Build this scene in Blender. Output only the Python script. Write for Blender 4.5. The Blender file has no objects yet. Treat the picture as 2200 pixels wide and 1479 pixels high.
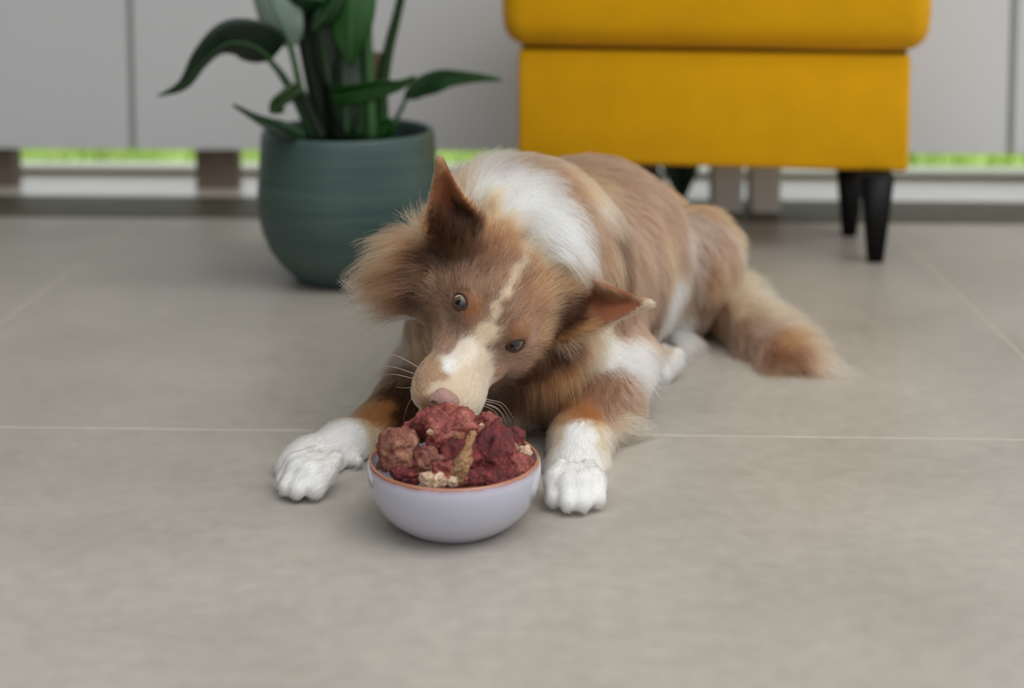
import bpy, bmesh, math, random
import numpy as np
from mathutils import Vector, Matrix, noise
from mathutils.bvhtree import BVHTree
from mathutils.kdtree import KDTree

random.seed(7)
rng = np.random.default_rng(7)
scene = bpy.context.scene
C = scene.collection

# ------------------------------------------------------------------ camera
FPX = 3200.0                 # focal length in pixels of a 2200 px wide frame
CAM_H = 0.49                 # lens height above the floor
PITCH = math.radians(5.0)
PY0 = -190.0 + FPX * math.tan(PITCH)      # image row of the optical axis
cam_d = bpy.data.cameras.new('camera')
cam_d.sensor_fit = 'HORIZONTAL'
cam_d.sensor_width = 36.0
cam_d.lens = FPX / 2200.0 * 36.0
cam_d.shift_y = -(739.5 - PY0) / 2200.0
cam_d.clip_start = 0.05
cam_d.dof.use_dof = True
cam_d.dof.focus_distance = 1.262
cam_d.dof.aperture_fstop = 2.9
cam = bpy.data.objects.new('camera', cam_d)
cam.location = (0, 0, CAM_H)
cam.rotation_euler = (math.pi / 2 - PITCH, 0, 0)
C.objects.link(cam)
scene.camera = cam

# ------------------------------------------------------------------ daylight
world = bpy.data.worlds.new('overcast_daylight')
scene.world = world
world.use_nodes = True
wn = world.node_tree.nodes
wl = world.node_tree.links
# CIE-like overcast sky: three times brighter overhead than at the horizon, dull ground below
wtc = wn.new('ShaderNodeTexCoord'); wsx = wn.new('ShaderNodeSeparateXYZ')
wl.new(wtc.outputs['Generated'], wsx.inputs['Vector'])
wr = wn.new('ShaderNodeValToRGB'); we = wr.color_ramp.elements
wmr = wn.new('ShaderNodeMapRange'); wmr.inputs['From Min'].default_value = -1; wmr.inputs['From Max'].default_value = 1
wl.new(wsx.outputs['Z'], wmr.inputs['Value']); wl.new(wmr.outputs['Result'], wr.inputs['Fac'])
we[0].position = 0.0; we[0].color = (0.10, 0.10, 0.095, 1)
we[1].position = 1.0; we[1].color = (0.93, 0.965, 1.0, 1)
x = we.new(0.495); x.color = (0.16, 0.16, 0.15, 1)
x = we.new(0.505); x.color = (0.36, 0.37, 0.38, 1)
wl.new(wr.outputs['Color'], wn['Background'].inputs['Color'])
wn['Background'].inputs['Strength'].default_value = 1.35
sun_d = bpy.data.lights.new('daylight_sun', 'SUN')
sun_d.energy = 1.2
sun_d.angle = math.radians(50)
sun_d.color = (1.0, 0.965, 0.91)
sun = bpy.data.objects.new('daylight_sun', sun_d)
sun.rotation_euler = Vector((0.55, -0.25, 1.0)).to_track_quat('Z', 'Y').to_euler()
C.objects.link(sun)
vs = scene.view_settings
vs.view_transform = 'Standard'
vs.look = 'None'
vs.exposure = 0.36
vs.gamma = 1.0
vs.use_curve_mapping = False

# ------------------------------------------------------------------ helpers
def ray(px, py):
    """direction of a photograph pixel in world space"""
    a = (px - 1100.0) / FPX
    b = (PY0 - py) / FPX
    return Vector((a, math.cos(PITCH) + b * math.sin(PITCH), -math.sin(PITCH) + b * math.cos(PITCH)))

def P(px, py, y):
    d = ray(px, py)
    return Vector((0, 0, CAM_H)) + d * (y / d.y)

def floor_at(px, py, z=0.0):
    d = ray(px, py)
    return Vector((0, 0, CAM_H)) + d * ((CAM_H - z) / -d.z)

def lin(r, g, b):
    f = lambda c: ((c / 255.0 + 0.055) / 1.055) ** 2.4 if c > 10 else c / 255.0 / 12.92
    return (f(r), f(g), f(b))

def mat(name, col, rough=0.6, spec=0.5, noise_amt=0.0, noise_scale=8.0, bump=0.0, bump_scale=60.0, sheen=0.0, coat=0.0, metallic=0.0):
    m = bpy.data.materials.new(name)
    m.use_nodes = True
    nt = m.node_tree
    p = nt.nodes['Principled BSDF']
    p.inputs['Base Color'].default_value = (*col, 1)
    p.inputs['Roughness'].default_value = rough
    p.inputs['Specular IOR Level'].default_value = spec
    p.inputs['Sheen Weight'].default_value = sheen
    p.inputs['Coat Weight'].default_value = coat
    p.inputs['Metallic'].default_value = metallic
    tc = nt.nodes.new('ShaderNodeTexCoord')
    if noise_amt:
        n = nt.nodes.new('ShaderNodeTexNoise')
        n.inputs['Scale'].default_value = noise_scale
        n.inputs['Detail'].default_value = 5
        nt.links.new(tc.outputs['Object'], n.inputs['Vector'])
        r = nt.nodes.new('ShaderNodeValToRGB')
        r.color_ramp.elements[0].position = 0.3
        r.color_ramp.elements[1].position = 0.7
        r.color_ramp.elements[0].color = (*[c * (1 - noise_amt) for c in col], 1)
        r.color_ramp.elements[1].color = (*[min(1, c * (1 + noise_amt)) for c in col], 1)
        nt.links.new(n.outputs['Fac'], r.inputs['Fac'])
        nt.links.new(r.outputs['Color'], p.inputs['Base Color'])
    if bump:
        n2 = nt.nodes.new('ShaderNodeTexNoise')
        n2.inputs['Scale'].default_value = bump_scale
        n2.inputs['Detail'].default_value = 4
        nt.links.new(tc.outputs['Object'], n2.inputs['Vector'])
        b = nt.nodes.new('ShaderNodeBump')
        b.inputs['Strength'].default_value = bump
        b.inputs['Distance'].default_value = 0.004
        nt.links.new(n2.outputs['Fac'], b.inputs['Height'])
        nt.links.new(b.outputs['Normal'], p.inputs['Normal'])
    return m

def link_mesh(name, me, m, parent=None, smooth=True):
    o = bpy.data.objects.new(name, me)
    C.objects.link(o)
    if m is not None:
        me.materials.append(m)
    if smooth:
        me.shade_smooth()
    if parent is not None:
        o.parent = parent
    return o

def from_bm(name, bm, m, parent=None, smooth=True):
    bmesh.ops.recalc_face_normals(bm, faces=bm.faces)
    me = bpy.data.meshes.new(name)
    bm.to_mesh(me)
    bm.free()
    return link_mesh(name, me, m, parent, smooth)

def from_data(name, v, f, m, parent=None, smooth=True):
    me = bpy.data.meshes.new(name)
    me.from_pydata([tuple(p) for p in v], [], [tuple(q) for q in f])
    me.update()
    return link_mesh(name, me, m, parent, smooth)

def box_bm(x0, x1, y0, y1, z0, z1, bevel=0.0, seg=2):
    bm = bmesh.new()
    bmesh.ops.create_cube(bm, size=1)
    bmesh.ops.scale(bm, vec=(x1 - x0, y1 - y0, z1 - z0), verts=bm.verts)
    bmesh.ops.translate(bm, vec=((x0 + x1) / 2, (y0 + y1) / 2, (z0 + z1) / 2), verts=bm.verts)
    if bevel:
        bmesh.ops.bevel(bm, geom=list(bm.edges), offset=bevel, segments=seg, profile=0.5, affect='EDGES')
    return bm

def lathe_bm(profile, n=64):
    bm = bmesh.new()
    rings = []
    for r, z in profile:
        if r < 1e-6:
            rings.append([bm.verts.new((0, 0, z))])
        else:
            rings.append([bm.verts.new((r * math.cos(2 * math.pi * i / n), r * math.sin(2 * math.pi * i / n), z)) for i in range(n)])
    for a, b in zip(rings, rings[1:]):
        for i in range(n):
            j = (i + 1) % n
            if len(a) == 1 and len(b) == 1:
                continue
            if len(a) == 1:
                bm.faces.new((a[0], b[i], b[j]))
            elif len(b) == 1:
                bm.faces.new((a[i], a[j], b[0]))
            else:
                bm.faces.new((a[i], a[j], b[j], b[i]))
    return bm

def catmull(pts, n=8):
    pts = [Vector(p) for p in pts]
    q = [2 * pts[0] - pts[1]] + pts + [2 * pts[-1] - pts[-2]]
    out = []
    for i in range(1, len(q) - 2):
        for k in range(n):
            t = k / n
            a, b, c, d = q[i - 1], q[i], q[i + 1], q[i + 2]
            out.append(0.5 * ((2 * b) + (c - a) * t + (2 * a - 5 * b + 4 * c - d) * t * t + (3 * b - 3 * c + d - a) * t ** 3))
    out.append(pts[-1])
    return out

def tube_bm(pts, radii, n=10):
    bm = bmesh.new()
    rings = []
    up = Vector((0.13, 0.21, 0.97))
    for i, p in enumerate(pts):
        t = (pts[min(i + 1, len(pts) - 1)] - pts[max(i - 1, 0)]).normalized()
        a = t.cross(up)
        if a.length < 1e-4:
            a = t.cross(Vector((1, 0, 0)))
        a.normalize()
        b = t.cross(a)
        r = radii[i] if hasattr(radii, '__len__') else radii
        rings.append([bm.verts.new(p + (a * math.cos(2 * math.pi * k / n) + b * math.sin(2 * math.pi * k / n)) * r) for k in range(n)])
    for a, b in zip(rings, rings[1:]):
        for i in range(n):
            j = (i + 1) % n
            bm.faces.new((a[i], a[j], b[j], b[i]))
    bm.faces.new(rings[0])
    bm.faces.new(rings[-1][::-1])
    return bm

def tag(o, label=None, cat=None, group=None, kind=None):
    if label: o['label'] = label
    if cat: o['category'] = cat
    if group: o['group'] = group
    if kind: o['kind'] = kind
    return o

def empty(name, loc=(0, 0, 0), rz=0.0):
    o = bpy.data.objects.new(name, None)
    o.location = loc
    o.rotation_euler = (0, 0, rz)
    o.empty_display_size = 0.05
    C.objects.link(o)
    return o

# ------------------------------------------------------------------ the room
ROOM = math.radians(-2.02)       # the room is turned this much against the view
def to_room(o):
    o.rotation_euler = (0, 0, ROOM)
    return o

def tile_material():
    m = bpy.data.materials.new('grey_stone_tile')
    m.use_nodes = True
    nt = m.node_tree
    p = nt.nodes['Principled BSDF']
    tc = nt.nodes.new('ShaderNodeTexCoord')
    mp = nt.nodes.new('ShaderNodeMapping')
    mp.inputs['Scale'].default_value = (1.0, 1.15, 1.0)
    nt.links.new(tc.outputs['Object'], mp.inputs['Vector'])
    n1 = nt.nodes.new('ShaderNodeTexNoise'); n1.inputs['Scale'].default_value = 3.2; n1.inputs['Detail'].default_value = 6; n1.inputs['Roughness'].default_value = 0.62
    n2 = nt.nodes.new('ShaderNodeTexNoise'); n2.inputs['Scale'].default_value = 55; n2.inputs['Detail'].default_value = 4
    n3 = nt.nodes.new('ShaderNodeTexNoise'); n3.inputs['Scale'].default_value = 260; n3.inputs['Detail'].default_value = 2
    for n in (n1, n2, n3):
        nt.links.new(mp.outputs['Vector'], n.inputs['Vector'])
    r = nt.nodes.new('ShaderNodeValToRGB')
    e = r.color_ramp.elements
    e[0].position = 0.28; e[0].color = (*lin(151, 145, 136), 1)
    e[1].position = 0.72; e[1].color = (*lin(175, 168, 159), 1)
    x = e.new(0.5); x.color = (*lin(164, 158, 149), 1)
    nt.links.new(n1.outputs['Fac'], r.inputs['Fac'])
    mx = nt.nodes.new('ShaderNodeMix'); mx.data_type = 'RGBA'; mx.blend_type = 'OVERLAY'
    mx.inputs['Factor'].default_value = 0.16
    nt.links.new(r.outputs['Color'], mx.inputs['A'])
    nt.links.new(n2.outputs['Fac'], mx.inputs['B'])
    # small rust-brown freckles
    sp = nt.nodes.new('ShaderNodeTexNoise'); sp.inputs['Scale'].default_value = 9; sp.inputs['Detail'].default_value = 6; sp.inputs['Roughness'].default_value = 0.75
    nt.links.new(tc.outputs['Object'], sp.inputs['Vector'])
    rs = nt.nodes.new('ShaderNodeValToRGB')
    rs.color_ramp.elements[0].position = 0.62; rs.color_ramp.elements[0].color = (0, 0, 0, 1)
    rs.color_ramp.elements[1].position = 0.78; rs.color_ramp.elements[1].color = (0.35, 0.35, 0.35, 1)
    nt.links.new(sp.outputs['Fac'], rs.inputs['Fac'])
    m2 = nt.nodes.new('ShaderNodeMix'); m2.data_type = 'RGBA'
    nt.links.new(rs.outputs['Color'], m2.inputs['Factor'])
    nt.links.new(mx.outputs['Result'], m2.inputs['A'])
    m2.inputs['B'].default_value = (*lin(160, 130, 112), 1)
    nt.links.new(m2.outputs['Result'], p.inputs['Base Color'])
    rr = nt.nodes.new('ShaderNodeMapRange')
    rr.inputs['To Min'].default_value = 0.30; rr.inputs['To Max'].default_value = 0.5
    nt.links.new(n2.outputs['Fac'], rr.inputs['Value'])
    nt.links.new(rr.outputs['Result'], p.inputs['Roughness'])
    p.inputs['Specular IOR Level'].default_value = 0.45
    b = nt.nodes.new('ShaderNodeBump'); b.inputs['Strength'].default_value = 0.12; b.inputs['Distance'].default_value = 0.002
    nt.links.new(n3.outputs['Fac'], b.inputs['Height'])
    nt.links.new(b.outputs['Normal'], p.inputs['Normal'])
    return m

M_tile = tile_material()
M_grout = mat('pale_grout', lin(190, 181, 167), 0.9, 0.2, 0.08, 40)
M_white = mat('white_lacquer', lin(226, 226, 227), 0.33, 0.5, 0.02, 3)
M_gap = mat('seam_grey', lin(186, 192, 186), 0.7)
M_leg_block = mat('grey_brown_block', lin(122, 106, 92), 0.6, 0.4, 0.1, 30)
M_floor_reflection = mat('painted_floor_reflection', lin(222, 212, 204), 0.12, 0.6, 0.06, 12)  # pale gloss standing for outdoor light mirrored in the floor
M_floor_shade = mat('painted_floor_shade', lin(74, 72, 54), 0.5, 0.4, 0.15, 20)  # dark colour standing for floor shade under the cabinets
M_frame = mat('window_frame_taupe', lin(128, 116, 92), 0.5)
M_concrete = mat('pale_terrace', lin(205, 205, 190), 0.8, 0.3, 0.1, 6)
M_grass = mat('lawn_green', lin(180, 206, 112), 0.8, 0.2, 0.35, 7)
M_blade = mat('grass_blade', lin(190, 214, 118), 0.7, 0.2, 0.3, 9)

TW = 1.183
U0, V0 = -0.673, 1.366
floor = tag(to_room(from_bm('floor', box_bm(-3.1, 3.1, -1.05, 2.545, -0.03, -0.0007), M_grout, smooth=False)), kind='structure')
g = 0.0015
for iu in range(-2, 3):
    for iv in range(-2, 1):
        u0, v0 = U0 + iu * TW, V0 + iv * TW
        u1, v1 = u0 + TW, min(v0 + TW, 2.545)
        t = from_bm('tile', box_bm(u0 + g, u1 - g, v0 + g, v1 - g, -0.012, 0.0, 0.0012, 2), M_tile, floor, smooth=False)

# dark strip painted as floor shade, pale strip as outdoor reflection, glazing and the garden that shows under the cabinets
def room_v(py, z=0.0):
    return floor_at(1140, py, z).y
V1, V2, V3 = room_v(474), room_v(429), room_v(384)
CF = V2 + 0.02    # cabinet front plane
CZ = P(1140, 326, CF).z
tag(to_room(from_bm('shade_reflection_strip_1', box_bm(-3.1, 3.1, V1, V2, -0.002, 0.002, 0.0005), M_floor_shade, smooth=False)), kind='structure')
tag(to_room(from_bm('shade_reflection_strip_2', box_bm(-3.1, 3.1, V2 + .001, V3, -0.02, 0.002, 0.0005), M_floor_reflection, smooth=False)), kind='structure')
M_glass = bpy.data.materials.new('window_glass'); M_glass.use_nodes = True
pg = M_glass.node_tree.nodes['Principled BSDF']
pg.inputs['Transmission Weight'].default_value = 1.0; pg.inputs['Roughness'].default_value = 0.0; pg.inputs['IOR'].default_value = 1.05
pg.inputs['Base Color'].default_value = (0.97, 1, 0.98, 1)
win = tag(to_room(from_bm('window_1', box_bm(-3.1, 3.1, V3 + .002, V3 + .04, 0.0, 0.012, 0.002), M_frame, smooth=False)), kind='structure')
from_bm('pane', box_bm(-3.1, 3.1, V3 + .016, V3 + .022, 0.0121, 0.9), M_glass, win, smooth=False)
tag(to_room(from_bm('terrace_paving', box_bm(-6, 6, V3 + .045, room_v(352, -.01), -0.04, -0.01), M_concrete, smooth=False)), kind='structure')
lawn = tag(to_room(from_bm('lawn_ground', box_bm(-14, 14, room_v(352, -.01), 22, -0.06, -0.02), M_grass, smooth=False)), kind='structure')
gv, gf = [], []
for i in range(9000):
    x = random.uniform(-2.6, 2.6); y = room_v(351, -.01) + .01 + random.random() ** 1.6 * 2.2
    hgt = random.uniform(0.02, 0.05); a = random.uniform(0, 6.28); w = 0.0035
    dx, dy = math.cos(a) * w, math.sin(a) * w
    lx, ly = random.uniform(-.02, .02), random.uniform(-.02, .02)
    k = len(gv)
    gv += [(x - dx, y - dy, -0.02), (x + dx, y + dy, -0.02), (x + lx * .5 + dx * .7, y + ly * .5 + dy * .7, -0.02 + hgt * .6), (x + lx, y + ly, -0.02 + hgt)]
    gf += [(k, k + 1, k + 2), (k, k + 2, k + 3)]
tag(to_room(from_data('grass', gv, gf, M_blade, smooth=False)), 'bright green lawn grass outside, seen under the white cabinets', 'grass', kind='stuff')

# floor-standing white cabinets on block legs

# plain wall beside the cabinets, out of view, added to shade that end of the room
M_wall = mat('grey_plaster', lin(92, 90, 86), 0.85, 0.2, 0.03, 10, 0.1, 200)
tag(to_room(from_bm('shading_wall_left', box_bm(-1.66, -1.56, -0.6, 2.76, 0.0, 2.5), M_wall, smooth=False)), kind='structure')
tag(to_room(from_bm('shading_ceiling', box_bm(-1.66, 2.6, 1.35, 2.76, 2.5, 2.6), mat('white_ceiling', lin(222, 220, 215), 0.9, 0.2, 0.02, 5), smooth=False)), kind='structure')  # unseen partial ceiling, added to darken the rear floor
cab_names = ['white cabinet far from the yellow footstool, its door in front of a dark block leg',
             'white cabinet with one flat door behind the potted plant',
             'white cabinet mostly hidden behind the yellow footstool',
             'white cabinet beside the yellow footstool, past the narrow door seam']
def room_u(px, y):
    q = P(px, 200, y)
    return q.x * math.cos(ROOM) + q.y * math.sin(ROOM)
SL = room_u(281, CF + .025); SR = room_u(2172, CF - .025)
UW = (SR - SL) / 2
for k in range(4):
    u0 = SL + (k - 1) * UW
    root = to_room(empty('cabinet'))
    tag(root, cab_names[k], 'cabinet', 'white cabinets along the window')
    from_bm('body', box_bm(u0 + 0.001, u0 + UW - 0.001, CF + 0.0085, CF + 0.13, CZ, 2.10, 0.001), M_gap, root, smooth=False)
    from_bm('door', box_bm(u0 + 0.0062, u0 + UW - 0.0062, CF, CF + 0.0083, CZ, 2.098, 0.0015), M_white, root, smooth=False)
    LY = CF + .05
    a = (room_u(-84, LY), room_u(410, LY), room_u(1330, LY), room_u(2260, LY))[k]
    from_bm('leg', box_bm(a, a + .072, LY, LY + 0.05, 0.0022, CZ - .0002, 0.002), M_leg_block, root, smooth=False)
# ------------------------------------------------------------------ footstool
def fabric(name, col):
    m = mat(name, col, 0.85, 0.2, 0.06, 14, 0.35, 900, sheen=0.08)
    return m
M_yellow = fabric('mustard_yellow_fabric', lin(228, 166, 0))
M_black = mat('black_leg', lin(9, 9, 11), 0.5, 0.25)
OC = Vector((0.008, 2.147, 0)); OR = math.atan2(2.06 - 2.147, 0.555 - 0.008)
OW = math.hypot(0.547, 0.087); OD = 0.27
SZ0 = P(1955, 371, 2.06).z; SZ1 = P(1500, 112, 2.10).z
stool = empty('footstool', OC, OR)
tag(stool, 'mustard yellow upholstered footstool with black tapered legs, standing behind the dog', 'footstool')
from_bm('base', box_bm(0, OW, 0, OD, SZ0, SZ1, 0.008, 3), M_yellow, stool)
bm = box_bm(-0.016, OW + 0.019, -0.014, OD + 0.014, SZ1 + .003, SZ1 + .145, 0.032, 6)
bmesh.ops.subdivide_edges(bm, edges=[e for e in bm.edges if e.calc_length() > 0.06], cuts=8, use_grid_fill=True)
for v in bm.verts:
    cx = (v.co.x - OW / 2) / (OW / 2 + .018); cy = (v.co.y - OD / 2) / (OD / 2 + .014)
    edge = max(abs(cx), abs(cy))
    if v.co.z > SZ1 + .115:
        v.co.z += 0.022 * max(0, 1 - edge ** 4)
    bul = 0.008 * max(0, 1 - ((v.co.z - SZ1 - .07) / 0.07) ** 2)
    v.co.x += bul * cx; v.co.y += bul * cy
    v.co.z += 0.0015 * noise.noise(v.co * 9)
cush = from_bm('cushion', bm, M_yellow, stool)
pts = [Vector((0.006, 0.006, SZ1 + .0012)), Vector((OW - 0.006, 0.006, SZ1 + .0012)), Vector((OW - 0.006, OD - 0.006, SZ1 + .0012)), Vector((0.006, OD - 0.006, SZ1 + .0012)), Vector((0.006, 0.006, SZ1 + .0012))]
from_bm('seam_piping', tube_bm(pts, 0.0025, 6), mat('dark_seam', lin(120, 84, 4), 0.9, 0.1), stool)
def stool_leg(x, y):
    bm = bmesh.new()
    def ring(cx, cy, s, z): return [bm.verts.new((cx + a * s, cy + b * s, z)) for a, b in ((-1, -1), (1, -1), (1, 1), (-1, 1))]
    r0 = ring(x, y, 0.0225, SZ0 + .0002); r1 = ring(x, y, 0.0108, 0.0002)
    bm.faces.new(r0); bm.faces.new(r1[::-1])
    for i in range(4):
        j = (i + 1) % 4; bm.faces.new((r0[i], r0[j], r1[j], r1[i]))
    bmesh.ops.bevel(bm, geom=list(bm.edges), offset=0.002, segments=2, affect='EDGES')
    from_bm('leg', bm, M_black, stool)
def stool_local(p):
    return Matrix.Rotation(-OR, 3, 'Z') @ (p - OC)
for px, py in ((1880, 562), (1824, 506)):
    q = stool_local(floor_at(px, py))
    stool_leg(q.x, q.y)
    stool_leg(OW - q.x, q.y)

# ------------------------------------------------------------------ slim white planters and a dark plant low behind the stool
M_planter = mat('off_white_planter', lin(228, 222, 212), 0.6, 0.3, 0.05, 20)
for i, (a, b) in enumerate(((1536, 1609), (1619, 1692))):
    p0, p1 = floor_at(a, 472), floor_at(b, 473)
    cx = (p0.x + p1.x) / 2; hw = (p1.x - p0.x) / 2 - 0.0012
    bm = bmesh.new()
    prof = [(0.86, 0.0), (0.9, 0.002), (1.0, 0.15), (0.92, 0.15), (0.84, 0.02)]
    rings = []
    for s, z in prof:
        rings.append([bm.verts.new((sx * hw * s, 0.03 + sy * 0.03 * s, z)) for sx, sy in ((-1, -1), (1, -1), (1, 1), (-1, 1))])
    for r0, r1 in zip(rings, rings[1:]):
        for k in range(4):
            j = (k + 1) % 4; bm.faces.new((r0[k], r0[j], r1[j], r1[k]))
    bm.faces.new(rings[0][::-1]); bm.faces.new(rings[-1])
    bmesh.ops.bevel(bm, geom=[e for e in bm.edges], offset=0.0015, segments=2, affect='EDGES')
    o = from_bm('square_planter', bm, M_planter, smooth=False)
    o.location = (cx, 2.385, 0.0)
    tag(o, ['slim white tapered planter under the footstool, next to the dog', 'slim white tapered planter under the footstool, on the side of its black legs'][i], 'planter', 'slim white planters')

M_leaf_dark = mat('dark_leaf', lin(12, 36, 17), 0.4, 0.5, 0.3, 25)
M_leaf = mat('mid_leaf', lin(16, 52, 18), 0.38, 0.5, 0.3, 25)
M_leaf_bright = mat('bright_leaf', lin(24, 74, 16), 0.38, 0.5, 0.25, 25)
M_leaf_pale = mat('pale_leaf_back', lin(142, 162, 146), 0.5, 0.4, 0.15, 20)
M_leaf_right = mat('fresh_leaf', lin(44, 92, 50), 0.35, 0.6, 0.3, 25)
M_leaf_olive = mat('olive_leaf', lin(56, 78, 46), 0.5, 0.4, 0.2, 20)
M_stalk = mat('stalk_green', lin(22, 54, 18), 0.45, 0.4, 0.25, 20)
M_stalk_dark = mat('stalk_dark', lin(16, 32, 13), 0.5, 0.4, 0.3, 20)
M_stalk_pale = mat('stalk_pale', lin(62, 98, 56), 0.5, 0.4, 0.15, 20)
M_stub = mat('dry_stub', lin(120, 104, 78), 0.8, 0.2, 0.2, 30)

def leaf_mesh(name, pts, W, side, m, parent, fold=0.25, peak=0.45, tip=0.0):
    mid = catmull(pts, 8)
    n = len(mid); K = 4
    side = Vector(side)
    v, f = [], []
    for i, p in enumerate(mid):
        t = (mid[min(i + 1, n - 1)] - mid[max(i - 1, 0)]).normalized()
        s = (side - t * side.dot(t)).normalized()
        nn = t.cross(s)
        x = i / (n - 1)
        w = W * (max(0.0, math.sin(math.pi * x ** (math.log(0.5) / math.log(peak)))) ** 0.75) * (1 - tip * x) + 0.0012
        for k in range(-K, K + 1):
            a = k / K
            wav = 0.06 * W * math.sin(9 * x + 3 * a) * abs(a)
            v.append(p + s * w * a + nn * (fold * w * abs(a) ** 1.5 + wav))
    R = 2 * K + 1
    for i in range(n - 1):
        for k in range(R - 1):
            f.append((i * R + k, i * R + k + 1, (i + 1) * R + k + 1, (i + 1) * R + k))
    o = from_data(name, v, f, m, parent)
    md = o.modifiers.new('thickness', 'SOLIDIFY'); md.thickness = 0.0012; md.offset = 0
    from_bm('midrib', tube_bm([p - Vector((0, 0, 0.0006)) for p in mid], [0.0018 * (1 - 0.8 * i / n) + 0.0004 for i in range(n)], 6), M_stalk_pale, o)
    return o

dp = empty('low_plant', P(1462, 400, 2.44) * 1.0)
dp.location.z = 0.0
tag(dp, 'dark green leafy plant on the floor behind the footstool', 'plant')
base = dp.location.copy()
for k in range(7):
    a = -1.2 + 0.4 * k
    q = [Vector((0, 0, 0.0)), Vector((0.016 * math.sin(a), 0.012 * math.cos(3 * a), 0.055)), Vector((0.034 * math.sin(a), 0.012 * math.cos(3 * a), 0.10)), Vector((0.05 * math.sin(a), 0.015 * math.cos(3 * a), 0.12 + 0.012 * math.cos(a)))]
    leaf_mesh('leaf', q, 0.012, (math.cos(a), 0.3, -math.sin(a)), M_leaf_dark, dp, 0.2, 0.6)

# ------------------------------------------------------------------ big pot and its plant
def pot_material():
    m = mat('teal_glaze', lin(66, 98, 94), 0.42, 0.5)
    nt = m.node_tree; p = nt.nodes['Principled BSDF']
    tc = nt.nodes.new('ShaderNodeTexCoord'); mp = nt.nodes.new('ShaderNodeMapping'); mp.inputs['Scale'].default_value = (3, 3, 60)
    nt.links.new(tc.outputs['Object'], mp.inputs['Vector'])
    n = nt.nodes.new('ShaderNodeTexNoise'); n.inputs['Scale'].default_value = 2.0; n.inputs['Detail'].default_value = 4
    nt.links.new(mp.outputs['Vector'], n.inputs['Vector'])
    r = nt.nodes.new('ShaderNodeValToRGB')
    r.color_ramp.elements[0].position = 0.3; r.color_ramp.elements[0].color = (*lin(56, 76, 76), 1)
    r.color_ramp.elements[1].position = 0.7; r.color_ramp.elements[1].color = (*lin(74, 96, 90), 1)
    nt.links.new(n.outputs['Fac'], r.inputs['Fac']); nt.links.new(r.outputs['Color'], p.inputs['Base Color'])
    b = nt.nodes.new('ShaderNodeBump'); b.inputs['Strength'].default_value = 0.15; b.inputs['Distance'].default_value = 0.003
    nt.links.new(n.outputs['Fac'], b.inputs['Height']); nt.links.new(b.outputs['Normal'], p.inputs['Normal'])
    return m
PC = Vector((P(750, 500, 1.965).x, 1.965, 0))
pot = empty('planter_pot', PC)
tag(pot, 'large rounded teal-grey ceramic pot holding a tall leafy plant', 'pot')
prof = [(0.0, 0.0), (0.066, 0.0), (0.071, 0.003), (0.079, 0.012), (0.093, 0.026), (0.106, 0.045), (0.115, 0.068), (0.1205, 0.095), (0.1205, 0.12), (0.1185, 0.15), (0.116, 0.18), (0.1145, 0.197),
        (0.1135, 0.2005), (0.1115, 0.202), (0.1085, 0.2008), (0.107, 0.197), (0.108, 0.17), (0.108, 0.155), (0.0, 0.15)]
from_bm('vessel', lathe_bm(prof, 96), pot_material(), pot)
bm = bmesh.new()
bmesh.ops.create_circle(bm, cap_ends=True, segments=64, radius=0.1075)
bmesh.ops.subdivide_edges(bm, edges=list(bm.edges), cuts=3, use_grid_fill=True)
bmesh.ops.triangulate(bm, faces=bm.faces); bmesh.ops.subdivide_edges(bm, edges=list(bm.edges), cuts=2)
for v in bm.verts: v.co.z = 0.172 + 0.004 * noise.noise(v.co * 60)
from_bm('soil', bm, mat('dark_soil', lin(40, 32, 25), 0.95, 0.1, 0.4, 90), pot)

plant = empty('leafy_plant', (PC.x, PC.y, 0.175))
tag(plant, 'tall green plant with thick stalks and broad arching leaves in the teal pot', 'plant')
PL = plant.location
def W3(px, py, dy=0.0):
    return P(px, py, PC.y + dy) - PL
def stalk(pts, r0, r1, m, name='stalk'):
    c = catmull(pts, 8); n = len(c)
    return from_bm(name, tube_bm(c, [r0 + (r1 - r0) * i / (n - 1) for i in range(n)], 10), m, plant)
b0 = 300
stalk([W3(700, b0), W3(682, 200), W3(664, 110), W3(640, 0), W3(615, -120)], 0.0145, 0.011, M_stalk_dark)
stalk([W3(735, b0, -.02), W3(728, 180, -.02), W3(716, 60, -.01), W3(706, -120)], 0.016, 0.012, M_stalk_dark)
stalk([W3(715, b0, .03), W3(708, 150, .03), W3(700, 20, .04), W3(690, -120, .05)], 0.013, 0.01, M_stalk)
stalk([W3(768, b0, -.015), W3(764, 150, -.01), W3(768, 20), W3(775, -120)], 0.012, 0.009, M_stalk)
stalk([W3(752, b0, .03), W3(752, 150, .03), W3(748, 20, .03), W3(740, -120, .03)], 0.013, 0.009, M_stalk_dark)
stalk([W3(797, b0, -.01), W3(792, 180, -.01), W3(788, 60, -.01), W3(790, -120)], 0.0085, 0.007, M_stalk_pale)
stalk([W3(822, b0), W3(820, 200), W3(834, 110), W3(856, 20), W3(890, -130)], 0.010, 0.005, M_stalk)
stalk([W3(668, b0, -.02), W3(650, 220, -.02), W3(636, 150, -.02), W3(622, 92, -.02)], 0.0055, 0.004, M_stalk_pale)
stalk([W3(675, b0, -.04), W3(640, 220, -.045), W3(608, 165, -.05), W3(580, 130, -.05)], 0.007, 0.004, M_stalk)
stalk([W3(690, b0, -.04), W3(660, 230, -.045), W3(645, 195, -.05)], 0.008, 0.006, M_stalk_dark)
stalk([W3(835, b0, .03), W3(852, 255, .03), W3(873, 212, .03)], 0.004, 0.003, M_stalk_pale)
s = stalk([W3(806, b0, .01), W3(806, 200, .01), W3(808, 112, .01)], 0.0085, 0.008, M_stub, 'dry_stub')
stalk([W3(690, b0, .0), W3(690, 180, .0), W3(684, 60, .0), W3(668, -120)], 0.012, 0.009, M_stalk_dark)
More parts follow.
